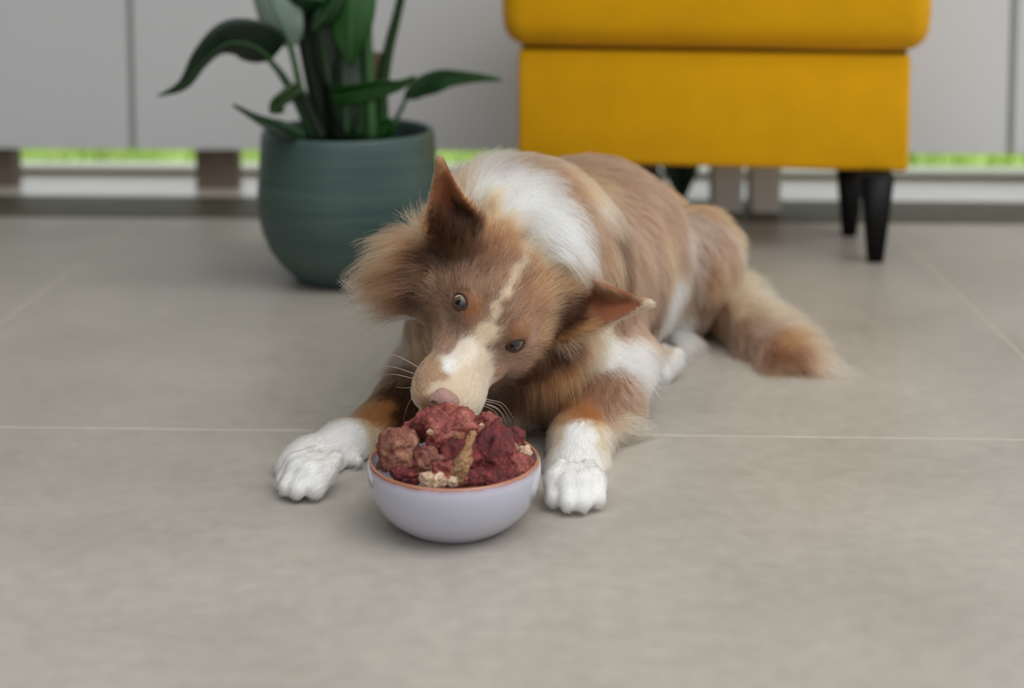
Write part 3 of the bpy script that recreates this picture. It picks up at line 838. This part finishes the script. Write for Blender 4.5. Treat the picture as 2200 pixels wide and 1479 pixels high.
# ------------------------------------------------------------------ coat: colours, lengths and lie of the hair
bvh = BVHTree.FromPolygons([Vector(v) for v in V], Q.tolist())
W_, C_, T_, B_, G_, D_, O_, S_ = [np.array(lin(*c)) for c in ((240, 238, 235), (216, 194, 166), (174, 132, 97), (134, 96, 71), (118, 88, 68), (66, 44, 30), (164, 112, 70), (178, 154, 138))]
K_ = np.array(lin(88, 62, 44)); R_ = np.array(lin(140, 86, 60)); L_ = np.array(lin(146, 109, 87)); E_ = np.array(lin(150, 104, 74)); M_ = np.array(lin(166, 128, 97)); N_ = np.array(lin(228, 213, 194))
CTRL = [
    # muzzle
    (985, 772, N_, 5, .4, -.9, .22), (965, 782, W_, 5, .2, -1, .22), (1005, 745, N_, 6, .45, -.9, .22), (1020, 800, C_, 6, .6, -.8, .22), (1040, 770, C_, 6, .7, -.7, .22), (1030, 840, C_, 5, .7, -.6, .22),
    (985, 825, C_, 4, .4, -.9, .2), (940, 832, C_, 4, -.2, -.9, .2), (905, 790, M_, 6, -.4, -.9, .22), (895, 840, M_, 6, -.6, -.7, .22), (925, 870, M_, 5, -.6, -.4, .22), (925, 745, M_, 7, -.2, -1, .22), (935, 785, M_, 6, -.2, -1, .22), (930, 815, M_, 5, -.3, -.9, .22), (950, 745, L_, 7, 0, -1, .22), (890, 760, M_, 7, -.6, -.7, .22), (1050, 800, C_, 6, .8, -.5, .22), (1042, 835, C_, 6, .8, -.3, .22), (1078, 795, L_, 7, .8, .2, .22), (1070, 815, L_, 7, .8, .2, .22), (1095, 810, G_, 8, .8, .4, .22), (1068, 780, L_, 7, .8, 0, .22),
    # face
    (1035, 715, C_, 7, .45, -.9, .25), (1020, 705, L_, 7, .4, -.9, .25), (985, 712, G_, 7, -.1, -1, .25), (940, 705, G_, 8, -.6, -.7, .25), (905, 700, G_, 9, -.8, -.4, .25), (885, 730, G_, 9, -.7, -.2, .25),
    (960, 665, G_, 6, -.7, -.5, .22), (930, 650, G_, 9, -.9, -.3, .25), (893, 650, D_, 11, -.9, -.1, .3), (900, 680, K_, 10, -.9, 0, .3), (875, 690, G_, 12, -.9, .3, .3),
    (1028, 655, E_, 7, .1, -1, .25), (1018, 670, E_, 6, 0, -1, .25), (1050, 680, G_, 7, .4, -.9, .22), 
    *[(1046 + 76 * t / 10, 708 - 148 * t / 10, C_, 7 + .4 * t, .46, -.89, .2) for t in range(11)],
    *[(1046 + 76 * t / 10 + sg * 14, 708 - 148 * t / 10 + sg * 8, B_ if t > 5 else G_, 7 + .4 * t, .46 + .1 * sg, -.89, .22) for t in range(2, 11) for sg in (-1, 1)],
    (1040, 625, G_, 10, .3, -.95, .25), (1000, 600, G_, 11, 0, -1, .28), (960, 605, G_, 11, -.5, -.85, .28), (1050, 580, G_, 12, .3, -.95, .28), (1000, 550, K_, 13, 0, -1, .28), (955, 555, D_, 13, -.4, -.9, .3), (920, 600, G_, 13, -.8, -.5, .3), (985, 520, D_, 14, 0, -1, .3), (1060, 530, B_, 14, .3, -.95, .28), (1110, 545, T_, 14, .5, -.86, .28),
    (1085, 660, G_, 8, .7, -.7, .22), (1100, 690, G_, 8, .8, -.5, .22), (1110, 708, E_, 7, .6, -.8, .22), (1125, 655, B_, 10, .75, -.65, .25), (1150, 680, B_, 11, .95, -.3, .25), (1130, 610, B_, 11, .6, -.8, .25), (1165, 620, T_, 12, .8, -.6, .28), (1150, 570, T_, 13, .6, -.8, .28), (1165, 720, T_, 10, 1, .1, .25), (1150, 750, L_, 9, .9, .4, .25), (1120, 775, L_, 9, .8, .5, .25), (1080, 770, L_, 7, .8, .2, .22), (1075, 735, G_, 7, .7, -.3, .2), (1150, 720, L_, 8, .9, 0, .22),
    # crown and back of the head
    (1060, 490, T_, 20, .2, -1, .35), (1100, 505, T_, 22, .4, -.9, .35), (1150, 530, C_, 22, .6, -.7, .35), (1190, 570, C_, 22, .8, -.4, .4), (1180, 600, T_, 16, .9, -.4, .3), (1060, 455, T_, 28, .0, -1, .5),
    # ears
    (955, 420, R_, 2.5, -.1, -1, .2), (960, 450, R_, 4, -.1, -1, .2), (950, 385, R_, 2.5, 0, -1, .15), (925, 470, K_, 7, -.3, -1, .3), (1000, 470, D_, 9, .3, -.9, .3), (965, 490, D_, 14, 0, -1, .35), (1015, 490, D_, 16, .2, -.9, .4), (930, 495, D_, 14, -.6, -.8, .4), (945, 352, T_, 4, 0, -1, .2), (990, 410, T_, 6, .2, -1, .25), (922, 430, T_, 5, -.5, -.9, .25),
    (1290, 655, R_, 3, 1, -.1, .2), (1300, 672, R_, 3, 1, -.1, .2), (1270, 640, R_, 4, 1, -.1, .2), (1345, 655, R_, 2.5, 1, 0, .15), (1255, 660, K_, 7, .9, .1, .25), (1225, 660, D_, 16, .8, .3, .4), (1220, 690, D_, 22, .6, .6, .4), (1215, 600, T_, 24, .9, -.2, .4), (1250, 608, T_, 18, 1, .1, .35), (1320, 628, T_, 7, 1, .2, .2), (1392, 652, C_, 4, 1, .1, .2), (1310, 698, C_, 9, 1, .0, .25), (1250, 710, T_, 18, .8, .5, .35), (1368, 655, R_, 3, 1, -.1, .2),
    # ruff on the dog's right side
    (895, 520, B_, 46, -1, .1, .42), (870, 555, T_, 55, -1, .3, .42), (905, 560, D_, 40, -1, .25, .35), (880, 590, K_, 48, -1, .35, .4), (862, 615, B_, 58, -1, .35, .5), (858, 645, B_, 50, -.9, .6, .42), (870, 640, K_, 36, -.9, .45, .4), (1010, 420, T_, 40, -.1, -1, .6), (1035, 455, C_, 34, .1, -1, .6), (905, 500, T_, 32, -.9, -.35, .4),
    (850, 690, W_, 46, -.6, .8, .45), (862, 720, W_, 40, -.5, .9, .4), (855, 760, S_, 26, -.4, .9, .35), (862, 790, K_, 16, -.4, .9, .3), (880, 760, S_, 24, -.3, .9, .35),
    # ruff on the dog's left side, dark locks partly painted as shade beneath the head
    (1170, 770, D_, 25, .5, .85, .45), (1200, 760, D_, 26, .5, .85, .45), (1225, 740, K_, 31, .5, .85, .5), (1260, 735, T_, 29, .6, .8, .5), (1195, 790, O_, 34, .2, 1, .5), (1165, 810, E_, 34, .1, 1, .5), (1130, 800, D_, 20, .3, .95, .4), (1110, 840, D_, 22, .2, 1, .4), (1225, 780, O_, 34, .3, .95, .5), (1080, 850, D_, 17, .2, 1, .4), (1150, 850, K_, 32, .1, 1, .45),
    (1290, 740, C_, 34, .9, .45, .4), (1320, 750, W_, 37, 1, .25, .4), (1300, 780, W_, 38, 1, .25, .4), (1345, 775, W_, 38, 1, .2, .4), (1225, 825, G_, 24, .3, .95, .3), (1180, 870, S_, 34, .1, 1, .4), (1120, 890, S_, 29, 0, 1, .4), (1262, 785, S_, 30, .9, .4, .3),
    # white collar over the neck
    (1040, 405, W_, 36, .3, -.9, .5), (1080, 400, W_, 38, .7, -.5, .4), (1110, 420, W_, 40, .8, .2, .4), (1150, 440, W_, 42, .8, .5, .38), (1190, 480, W_, 42, .7, .65, .38), (1215, 520, W_, 42, .6, .75, .38), (1130, 480, W_, 40, .6, .7, .4), (1170, 520, W_, 40, .6, .75, .4), (1205, 552, C_, 30, .6, .8, .4), (1090, 455, W_, 36, .5, -.5, .4), (1120, 395, W_, 38, .9, -.1, .38),
    # trunk
    (1160, 375, B_, 24, 1, 0, .3), (1200, 400, B_, 27, .9, .4, .3), (1250, 345, L_, 27, 1, .1, .28), (1300, 335, L_, 27, 1, .2, .3), (1345, 335, L_, 28, 1, .3, .3), (1230, 430, L_, 28, .7, .7, .3), (1270, 400, T_, 28, .8, .6, .3), (1320, 400, L_, 28, .8, .6, .3), (1380, 390, L_, 28, .9, .5, .3), (1420, 420, L_, 27, .9, .5, .3), (1280, 480, B_, 28, .5, .87, .3), (1330, 470, L_, 28, .6, .8, .3), (1390, 470, L_, 28, .7, .7, .3), (1440, 470, L_, 27, .8, .6, .3),
    (1270, 560, B_, 30, .4, .9, .3), (1310, 540, T_, 30, .4, .9, .3), (1350, 540, B_, 30, .5, .87, .3), (1400, 540, L_, 30, .5, .87, .3), (1320, 610, B_, 32, .4, .92, .3), (1360, 620, L_, 32, .4, .92, .3), (1410, 600, L_, 30, .4, .92, .3), (1330, 690, L_, 33, .5, .87, .3), (1370, 690, L_, 33, .4, .92, .3), (1400, 680, K_, 32, .4, .92, .3), (1110, 372, B_, 24, .9, -.3, .3),  # dark point beside the thigh paints shade below the belly
    (1250, 408, T_, 28, .8, .6, .3), (1278, 438, C_, 28, .7, .7, .3), (1300, 468, T_, 28, .6, .8, .3), (1316, 500, K_, 26, .4, .9, .26), (1328, 535, K_, 26, .3, .95, .26), (1337, 575, K_, 26, .3, .95, .26), (1430, 520, T_, 26, .3, .95, .3), (1425, 560, T_, 26, .3, .95, .3),
    # haunch and hind leg
    (1470, 440, T_, 27, 1, .3, .32), (1520, 450, T_, 34, 1, .3, .4), (1500, 490, S_, 27, .5, .87, .32), (1480, 530, S_, 27, .3, .95, .32), (1450, 540, L_, 25, .3, .95, .3), (1535, 530, L_, 27, .4, .92, .32), (1520, 590, B_, 27, .2, .98, .32), (1555, 600, T_, 28, .4, .92, .36), (1490, 600, S_, 27, .3, .95, .32), (1510, 650, G_, 28, .15, 1, .3), (1540, 670, B_, 28, .2, 1, .34), (1500, 710, G_, 27, .1, 1, .3), (1535, 730, T_, 28, .2, 1, .34), (1470, 660, C_, 28, .2, 1, .34), (1445, 640, W_, 28, .25, .97, .36), (1460, 700, W_, 27, .2, 1, .34), (1478, 740, W_, 30, .1, 1, .32), (1430, 760, C_, 14, -.6, .6, .3), (1395, 775, W_, 9, -.8, .5, .25), (1430, 772, W_, 10, -.7, .5, .25), (1462, 765, W_, 14, -.4, .7, .3), (1415, 740, K_, 20, 0, 1, .3),  # last dark point paints the shaded gap under the flank
    # forelegs
    (855, 850, D_, 12, -.4, .9, .25), (835, 875, O_, 11, -.6, .8, .25), (860, 890, D_, 11, -.4, .9, .25), (815, 900, O_, 10, -.7, .7, .22), (800, 925, C_, 10, -.75, .65, .22), (770, 930, W_, 10, -.8, .6, .22), (720, 965, W_, 9, -.8, .6, .22), (670, 1005, W_, 8, -.75, .65, .22), (630, 1020, W_, 5, -.7, .7, .22), (760, 985, W_, 10, -.5, .8, .25), (620, 1040, W_, 4.5, -.5, .8, .2),
    (1270, 820, B_, 14, -.3, .95, .25), (1320, 810, L_, 16, 0, 1, .28), (1345, 840, L_, 18, .2, 1, .3), (1290, 860, L_, 12, -.2, 1, .25), (1250, 860, O_, 11, -.3, .95, .22), (1225, 895, O_, 10, -.3, .95, .22), (1270, 890, O_, 10, -.1, 1, .22), (1320, 890, L_, 16, .2, 1, .3), (1345, 905, C_, 48, 1, .08, .3), (1330, 920, C_, 44, 1, .15, .3), (1352, 860, L_, 16, .2, 1, .28), (1355, 825, L_, 16, .2, 1, .28), (1300, 825, L_, 14, -.1, 1, .25), (1250, 838, B_, 12, -.3, .95, .22), (1318, 860, L_, 14, 0, 1, .25), (1235, 925, W_, 9, -.15, 1, .2), (1292, 928, C_, 12, .1, 1, .25), (1265, 930, W_, 9, 0, 1, .2), (1228, 945, W_, 9, -.1, 1, .2), (1250, 970, W_, 9, -.1, 1, .2), (1203, 938, C_, 8, -.1, 1, .2), (1298, 955, C_, 16, .2, 1, .3), (1235, 1020, W_, 7, -.05, 1, .2), (1210, 1050, W_, 5, -.1, 1, .2), (1260, 1055, W_, 5, .1, 1, .2), (1235, 1075, W_, 4.5, 0, 1, .2),
    # tail
    (1590, 650, C_, 41, .8, .45, .45), (1640, 650, C_, 44, .85, .45, .5), (1690, 690, C_, 44, .8, .6, .5), (1640, 700, S_, 41, .8, .5, .4), (1700, 730, T_, 43, .75, .65, .45), (1650, 750, L_, 38, .5, .85, .4), (1600, 740, L_, 36, .3, .95, .4), (1560, 760, L_, 35, .3, .95, .4), (1610, 785, B_, 33, .15, 1, .35), (1680, 790, B_, 35, .3, .95, .4), (1730, 780, L_, 40, .7, .7, .45), (1760, 800, C_, 72, .85, .55, .45), (1785, 820, W_, 95, .9, .4, .35), (1740, 820, B_, 35, .5, .85, .35), (1520, 770, L_, 32, .2, 1, .35),
]
def hit(px, py):
    d = ray(px, py).normalized(); o = Vector((0, 0, CAM_H))
    loc, nor, _, _ = bvh.ray_cast(o, d)
    if loc is not None:
        return loc, nor
    best = None
    for t in np.linspace(1.1, 2.0, 60):
        l2, n2, _, ds = bvh.find_nearest(o + d * float(t))
        if best is None or ds < best[0]:
            best = (ds, l2, n2)
    return best[1], best[2]
cp, cn, cc, cl, cd, ck = [], [], [], [], [], []
RGT = Vector((1, 0, 0)); UPV = Vector((0, math.sin(math.radians(15)), math.cos(math.radians(15))))
for px, py, col, ln, dx, dy, lf in CTRL:
    l, n = hit(px, py)
    d = RGT * dx - UPV * dy
    d = d - n * d.dot(n)
    if d.length < 1e-3: d = Vector((0, 0, -1)) - n * -n.z
    cp.append(l); cn.append(n); cc.append(col); cl.append(ln); cd.append(d.normalized()); ck.append(lf)
# sides the lens cannot see: hair runs back and down
for p, n, col, ln, d in (((-.09, 1.45, .12), (-1, 0, .2), W_, 40, (0, .6, -.8)), ((-.05, 1.6, .15), (-1, 0, .4), B_, 38, (-.2, .7, -.6)), ((0, 1.75, .1), (-1, .2, .3), B_, 40, (-.2, .7, -.7)), ((.1, 1.85, .1), (0, 1, .3), B_, 42, (.1, .6, -.8)),
                         ((.2, 1.83, .06), (.5, 1, .2), T_, 48, (.7, .2, -.5)), ((.29, 1.76, .07), (.9, .4, .3), C_, 52, (.6, -.3, -.4)), ((.03, 1.6, .02), (-.2, 0, -1), S_, 30, (0, 1, 0)), ((-.1, 1.6, .02), (-1, 0, 0), W_, 15, (-.3, -.7, -.2))):
    l, nn, _, _ = bvh.find_nearest(Vector(p))
    cp.append(l); cn.append(Vector(n).normalized()); cc.append(col); cl.append(ln); cd.append(Vector(d).normalized()); ck.append(.32)
cp, cn, cc, cl, cd, ck = [np.array(a, float) for a in (cp, cn, cc, cl, cd, ck)]

def wobble(p, s, seed):
    r = np.random.default_rng(seed); out = np.zeros((len(p), 3))
    for k in range(5):
        f = r.normal(size=(3, 3)) * s * (1.0 + 0.6 * k); ph = r.uniform(0, 6.28, 3)
        out += np.sin(p @ f.T + ph) / (1 + 0.5 * k)
    return out / 2.2
def coat(p, n, jitter=True):
    q = p + 0.0035 * wobble(p, 240, 1) + 0.003 * wobble(p, 620, 2) + (rng.normal(0, 0.0022, p.shape) if jitter else 0)
    col = np.zeros((len(p), 3)); ln = np.zeros(len(p)); dr = np.zeros((len(p), 3)); lf = np.zeros(len(p))
    for a in range(0, len(p), 20000):
        s = slice(a, a + 20000)
        d2 = ((q[s, None, :] - cp[None]) ** 2).sum(-1) + (0.022 * (1 - np.clip(n[s] @ cn.T, -1, 1))) ** 2
        w = 1.0 / (d2 + 8e-6) ** 2.8
        w2 = 1.0 / (d2 + 2e-5) ** 2.2
        w /= w.sum(1, keepdims=True); w2 /= w2.sum(1, keepdims=True)
        col[s] = w @ cc; ln[s] = np.exp(w2 @ np.log(cl)); dr[s] = w2 @ cd; lf[s] = w2 @ ck
    dr -= n * (dr * n).sum(1, keepdims=True)
    dr /= np.linalg.norm(dr, axis=1, keepdims=True) + 1e-9
    return col, ln * 0.001, dr, lf

# body colour
nv = np.zeros(len(V) * 3); body_me.vertex_normals.foreach_get('vector', nv); nv = nv.reshape(-1, 3)
bcol, blen, _, _ = coat(V, nv, False)
NOSE = H(0, 0.0895, -0.0175)
nose_d = np.linalg.norm((V - np.array(NOSE)) / 1.0, axis=1)
at_ = body_me.color_attributes.new('coat', 'FLOAT_COLOR', 'POINT')
at_.data.foreach_set('color', np.c_[bcol * 0.8, np.ones(len(V))].ravel().astype(np.float32))
nt = M_skin.node_tree; pb = nt.nodes['Principled BSDF']; an = nt.nodes.new('ShaderNodeAttribute'); an.attribute_name = 'coat'
nt.links.new(an.outputs['Color'], pb.inputs['Base Color']); pb.inputs['Roughness'].default_value = 0.9; pb.inputs['Specular IOR Level'].default_value = 0.1

# eyes
EYE = {}
def eye_material():
    m = bpy.data.materials.new('olive_eye'); m.use_nodes = True
    nt = m.node_tree; p = nt.nodes['Principled BSDF']
    tc = nt.nodes.new('ShaderNodeTexCoord'); sx = nt.nodes.new('ShaderNodeSeparateXYZ')
    nt.links.new(tc.outputs['Object'], sx.inputs['Vector'])
    mr = nt.nodes.new('ShaderNodeMapRange'); mr.inputs['From Min'].default_value = 0.0044; mr.inputs['From Max'].default_value = 0.0099
    nt.links.new(sx.outputs['Z'], mr.inputs['Value'])
    r = nt.nodes.new('ShaderNodeValToRGB'); e = r.color_ramp.elements
    e[0].position = 0.0; e[0].color = (*lin(214, 198, 170), 1); e[1].position = 1.0; e[1].color = (*lin(8, 8, 10), 1)
    for pos, c in ((0.16, (196, 180, 150)), (0.21, (40, 32, 20)), (0.34, (104, 90, 50)), (0.62, (86, 72, 40)), (0.7, (10, 10, 12))):
        x = e.new(pos); x.color = (*lin(*c), 1)
    nt.links.new(mr.outputs['Result'], r.inputs['Fac']); nt.links.new(r.outputs['Color'], p.inputs['Base Color'])
    p.inputs['Roughness'].default_value = 0.06; p.inputs['Coat Weight'].default_value = 1.0; p.inputs['Coat Roughness'].default_value = 0.02
    return m
M_eye = eye_material()
M_lidskin = mat('brown_lid_skin', lin(112, 80, 62), 0.9, 0.1)
M_lid = mat('pinkish_brown_lid', lin(74, 50, 42), 0.75, 0.2)
for key, px, py, gaze, ang, wd, ht in (('R', 990, 648, (-0.15, -0.75, -0.75), 46, 0.0079, 0.0060), ('L', 1107, 741, (-0.25, -0.95, 0.15), -16, 0.0082, 0.0056)):
    d = ray(px, py).normalized()
    l, n = hit(px, py)
    n = sum((hit(px + 14 * math.cos(k), py + 14 * math.sin(k))[1] for k in range(7)), n)
    n = (n.normalized() - d * 0.35).normalized()
    c = l - n * 0.0064
    g = Vector(gaze)
    g = (g.normalized() * 0.5 + n * 0.65).normalized()
    bm = bmesh.new(); bmesh.ops.create_uvsphere(bm, u_segments=32, v_segments=24, radius=0.0096)
    for v in bm.verts:
        if v.co.z > 0.0072: v.co.z += (v.co.z - 0.0072) * 0.18
    e = from_bm('eye', bm, M_eye, dog)
    e.location = c - DOG
    e.rotation_euler = g.to_track_quat('Z', 'Y').to_euler()
    EYE[key] = (l, c)
    # lids: an almond ring around the opening
    vx = RGT * math.cos(math.radians(ang)) - UPV * math.sin(math.radians(ang))
    vx = (vx - n * vx.dot(n)).normalized()
    vy = n.cross(vx).normalized()
    ring = []
    for k in range(40):
        t = 2 * math.pi * k / 40
        x = math.cos(t) * wd; y = math.sin(t) * ht * (1 - 0.3 * math.cos(t) ** 2)
        off = vx * x + vy * y
        rr = 0.0099
        back = math.sqrt(max(rr * rr - off.length_squared, 1e-7))
        ring.append(c + off + n * back - Vector(DOG))
    ring.append(ring[0])
    lid = from_bm('eyelid', tube_bm(ring, 0.0012, 8), M_lid, dog)
    vv, ff = [], []
    cl_ = c - Vector(DOG)
    for k in range(40):
        r0 = (ring[k] - cl_).normalized()
        tg = (r0 - n * r0.dot(n)).normalized()
        a0 = math.acos(max(-1, min(1, r0.dot(n))))
        for q_ in range(6):
            a = a0 + (math.radians(88) - a0) * q_ / 5
            vv.append(cl_ + (n * math.cos(a) + tg * math.sin(a)) * 0.0101)
    for k in range(40):
        for q_ in range(5):
            k2 = (k + 1) % 40
            ff.append((k * 6 + q_, k * 6 + q_ + 1, k2 * 6 + q_ + 1, k2 * 6 + q_))
    from_data('lid_skin', vv, ff, M_lidskin, dog)
# nose leather
def nose_mesh():
    f = Field(np.array(NOSE) - 0.024, np.array(NOSE) + 0.024, 0.0009)
    f.F[:] = 0.02
    f.ell(H(0, 0.0875, -0.0165), (0.0118, 0.0088, 0.0088), HROT, 0.004)
    f.ell(H(0, 0.0835, -0.0115), (0.0102, 0.0095, 0.0048), HROT, 0.006)
    for s in (1, -1):
        f.ell(H(s * 0.0076, 0.0890, -0.0182), (0.0058, 0.0068, 0.0058), HROT, 0.004)
    for s in (1, -1):
        f.ell(H(s * 0.0066, 0.0962, -0.0170), (0.0028, 0.0056, 0.0026), HROT, 0.0015, True)
    f.cone(H(0, 0.098, -0.016), H(0, 0.096, -0.028), 0.0008, 0.0008, 0.001, True)
    v, q = f.mesh()
    return from_data('nose', v - np.array(DOG), q.tolist(), mat('pink_nose_leather', lin(168, 130, 122), 0.42, 0.45, 0.12, 300, 0.5, 900), dog)
nose_mesh()

# strands
def make_fur(n_strands, name='fur'):
    tri = np.concatenate([Q[:, [0, 1, 2]], Q[:, [0, 2, 3]]])
    A, B, Cc = V[tri[:, 0]], V[tri[:, 1]], V[tri[:, 2]]
    cr = np.cross(B - A, Cc - A); ar = np.linalg.norm(cr, axis=1) / 2
    tl = blen[tri].mean(1)
    hidden = (nv[tri[:, 0]][:, 1] > 0.45)
    wgt = ar * (0.012 / np.clip(tl, 0.004, 0.05)) ** 0.55 * np.where(hidden, 0.35, 1.0)
    cen = (A + B + Cc) / 3
    hd = np.linalg.norm(cen - np.array(HM), axis=1)
    wgt *= np.where(hd < 0.11, 2.0, 1.0)
    wgt[cen[:, 2] < 0.004] = 0
    ti = rng.choice(len(tri), n_strands, p=wgt / wgt.sum())
    r1, r2 = np.sqrt(rng.random(n_strands)), rng.random(n_strands)
    b0, b1, b2 = 1 - r1, r1 * (1 - r2), r1 * r2
    root = A[ti] * b0[:, None] + B[ti] * b1[:, None] + Cc[ti] * b2[:, None]
    nor = nv[tri[ti, 0]] * b0[:, None] + nv[tri[ti, 1]] * b1[:, None] + nv[tri[ti, 2]] * b2[:, None]
    nor /= np.linalg.norm(nor, axis=1, keepdims=True)
    keep = np.ones(n_strands, bool)
    for key in EYE:
        l, c = EYE[key]
        dc = np.linalg.norm(root - np.array(c), axis=1)
        keep &= dc > 0.0106
    dn = (root - np.array(NOSE)) @ HROT.T
    keep &= ~((np.abs(dn[:, 0]) < 0.0125) & (dn[:, 1] > -0.006) & (dn[:, 2] > -0.012))
    root, nor = root[keep], nor[keep]
    n = len(root)
    col, ln, flow, lift = coat(root, nor)
    # clump guides share a lie and a wobble
    wob = wobble(root, 90, 5); wob2 = wobble(root, 300, 6)
    flow = flow + 0.22 * wob + 0.16 * wob2 + 0.16 * rng.normal(size=(n, 3))
    flow -= nor * (flow * nor).sum(1, keepdims=True)
    flow /= np.linalg.norm(flow, axis=1, keepdims=True) + 1e-9
    ln = ln * np.where(ln > 0.03, rng.uniform(0.4, 1.3, n), rng.uniform(0.65, 1.15, n)) * (1 + 0.15 * wob2[:, 0])
    NP = 7
    pts = np.zeros((n, NP, 3)); pts[:, 0] = root - nor * 0.0006
    longf = np.clip((ln - 0.012) / 0.03, 0, 1)[:, None]
    grav = np.array([0, 0, -1.0])
    for k in range(1, NP):
        t = (k - 0.5) / (NP - 1)
        d = flow * (0.35 + 0.65 * min(1, t * 1.6)) + nor * (lift[:, None] * (1.35 - 1.15 * t)) + grav * longf * 0.28 * t + wobble(root + k * 0.003, 160, 9) * 0.12 * longf
        d /= np.linalg.norm(d, axis=1, keepdims=True)
        pts[:, k] = pts[:, k - 1] + d * (ln / (NP - 1))[:, None]
    # gather long hair into locks
    ng = max(200, n // 28)
    gi = rng.choice(n, ng, replace=False)
    kd = KDTree(ng)
    for j, i in enumerate(gi): kd.insert(root[i], j)
    kd.balance()
    near = np.array([kd.find(r)[1] for r in root])
    gp = pts[gi][near]
    offs = gp - pts
    dist = np.linalg.norm(root - root[gi][near], axis=1)
    okc = (dist < 0.02)
    tt = np.linspace(0, 1, NP)[None, :, None]
    cl_ = (0.15 + 0.5 * longf)[:, :, None] * okc[:, None, None]
    strength = cl_ * tt ** 1.3 * rng.uniform(0.4, 1.0, n)[:, None, None]
    pts = pts + offs * strength
    pts[..., 2] = np.maximum(pts[..., 2], 0.0012)
    shade = rng.uniform(0.86, 1.12, n) * (1 + 0.08 * wobble(root, 500, 12)[:, 0])
    big = rng.choice(n, max(100, n // 160), replace=False)
    kb = KDTree(len(big))
    for j, i in enumerate(big): kb.insert(root[i], j)
    kb.balance()
    nb = np.array([kb.find(r)[1] for r in root[gi]])[near]
    lg = longf[:, 0]
    tint = 1 + rng.normal(0, 1, ng)[near] * (0.09 + 0.07 * lg) + rng.normal(0, 1, len(big))[nb] * 0.14 * lg
    col = np.clip(col * (shade * np.clip(tint, .7, 1.35))[:, None], 0, 0.95)
    rad = (0.00010 + 0.00010 * np.clip(ln / 0.03, 0, 1))[:, None] * np.linspace(1, 0.25, NP)[None, :] ** 0.8 * np.ones((n, NP))
    hc = bpy.data.hair_curves.new(name)
    hc.add_curves([NP] * n)
    hc.attributes['position'].data.foreach_set('vector', (pts - np.array(DOG)).astype(np.float32).ravel())
    ra = hc.attributes.get('radius') or hc.attributes.new('radius', 'FLOAT', 'POINT')
    ra.data.foreach_set('value', rad.astype(np.float32).ravel())
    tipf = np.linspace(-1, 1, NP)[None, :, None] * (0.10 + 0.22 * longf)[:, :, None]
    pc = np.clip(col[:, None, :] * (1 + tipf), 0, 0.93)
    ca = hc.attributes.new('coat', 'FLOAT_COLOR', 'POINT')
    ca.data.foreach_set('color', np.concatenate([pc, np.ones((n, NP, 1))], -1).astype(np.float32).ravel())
    m = bpy.data.materials.new('dog_coat'); m.use_nodes = True
    nt = m.node_tree; nt.nodes.clear()
    out = nt.nodes.new('ShaderNodeOutputMaterial')
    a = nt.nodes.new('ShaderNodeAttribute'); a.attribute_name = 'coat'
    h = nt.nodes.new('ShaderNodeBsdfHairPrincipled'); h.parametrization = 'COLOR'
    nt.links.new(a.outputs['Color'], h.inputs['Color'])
    h.inputs['Roughness'].default_value = 0.38; h.inputs['Radial Roughness'].default_value = 0.6
    h.inputs['IOR'].default_value = 1.45
    nt.links.new(h.outputs[0], out.inputs['Surface'])
    hc.materials.append(m)
    o = bpy.data.objects.new(name, hc); C.objects.link(o); o.parent = dog
    o['kind'] = 'stuff'
    return o
make_fur(260000)

# whiskers
M_wh = mat('pale_whisker', lin(205, 196, 182), 0.4, 0.5)
def whisker(p0, p1, p2, y0, y1):
    a, b, c = P(*p0, y0), P(*p1, (y0 + y1) / 2), P(*p2, y1)
    pts = catmull([a, b, c], 6); n = len(pts)
    from_bm('whisker', tube_bm([p - DOG for p in pts], [0.00024 * (1 - 0.8 * i / (n - 1)) for i in range(n)], 5), M_wh, dog)
for w in (((900, 790), (860, 768), (828, 758)), ((895, 805), (850, 790), (815, 786)), ((892, 815), (850, 805), (822, 806)), ((890, 832), (868, 834), (850, 832)), ((915, 868), (905, 878), (892, 892)), ((888, 850), (876, 872), (866, 905))):
    whisker(*w, 1.245, 1.26)
for w in (((1040, 862), (1075, 872), (1098, 908)), ((1036, 866), (1072, 882), (1090, 914)), ((1042, 858), (1080, 868), (1104, 900)), ((1034, 870), (1062, 884), (1080, 912)), ((1044, 868), (1066, 876), (1088, 900))):
    whisker(*w, 1.245, 1.25)
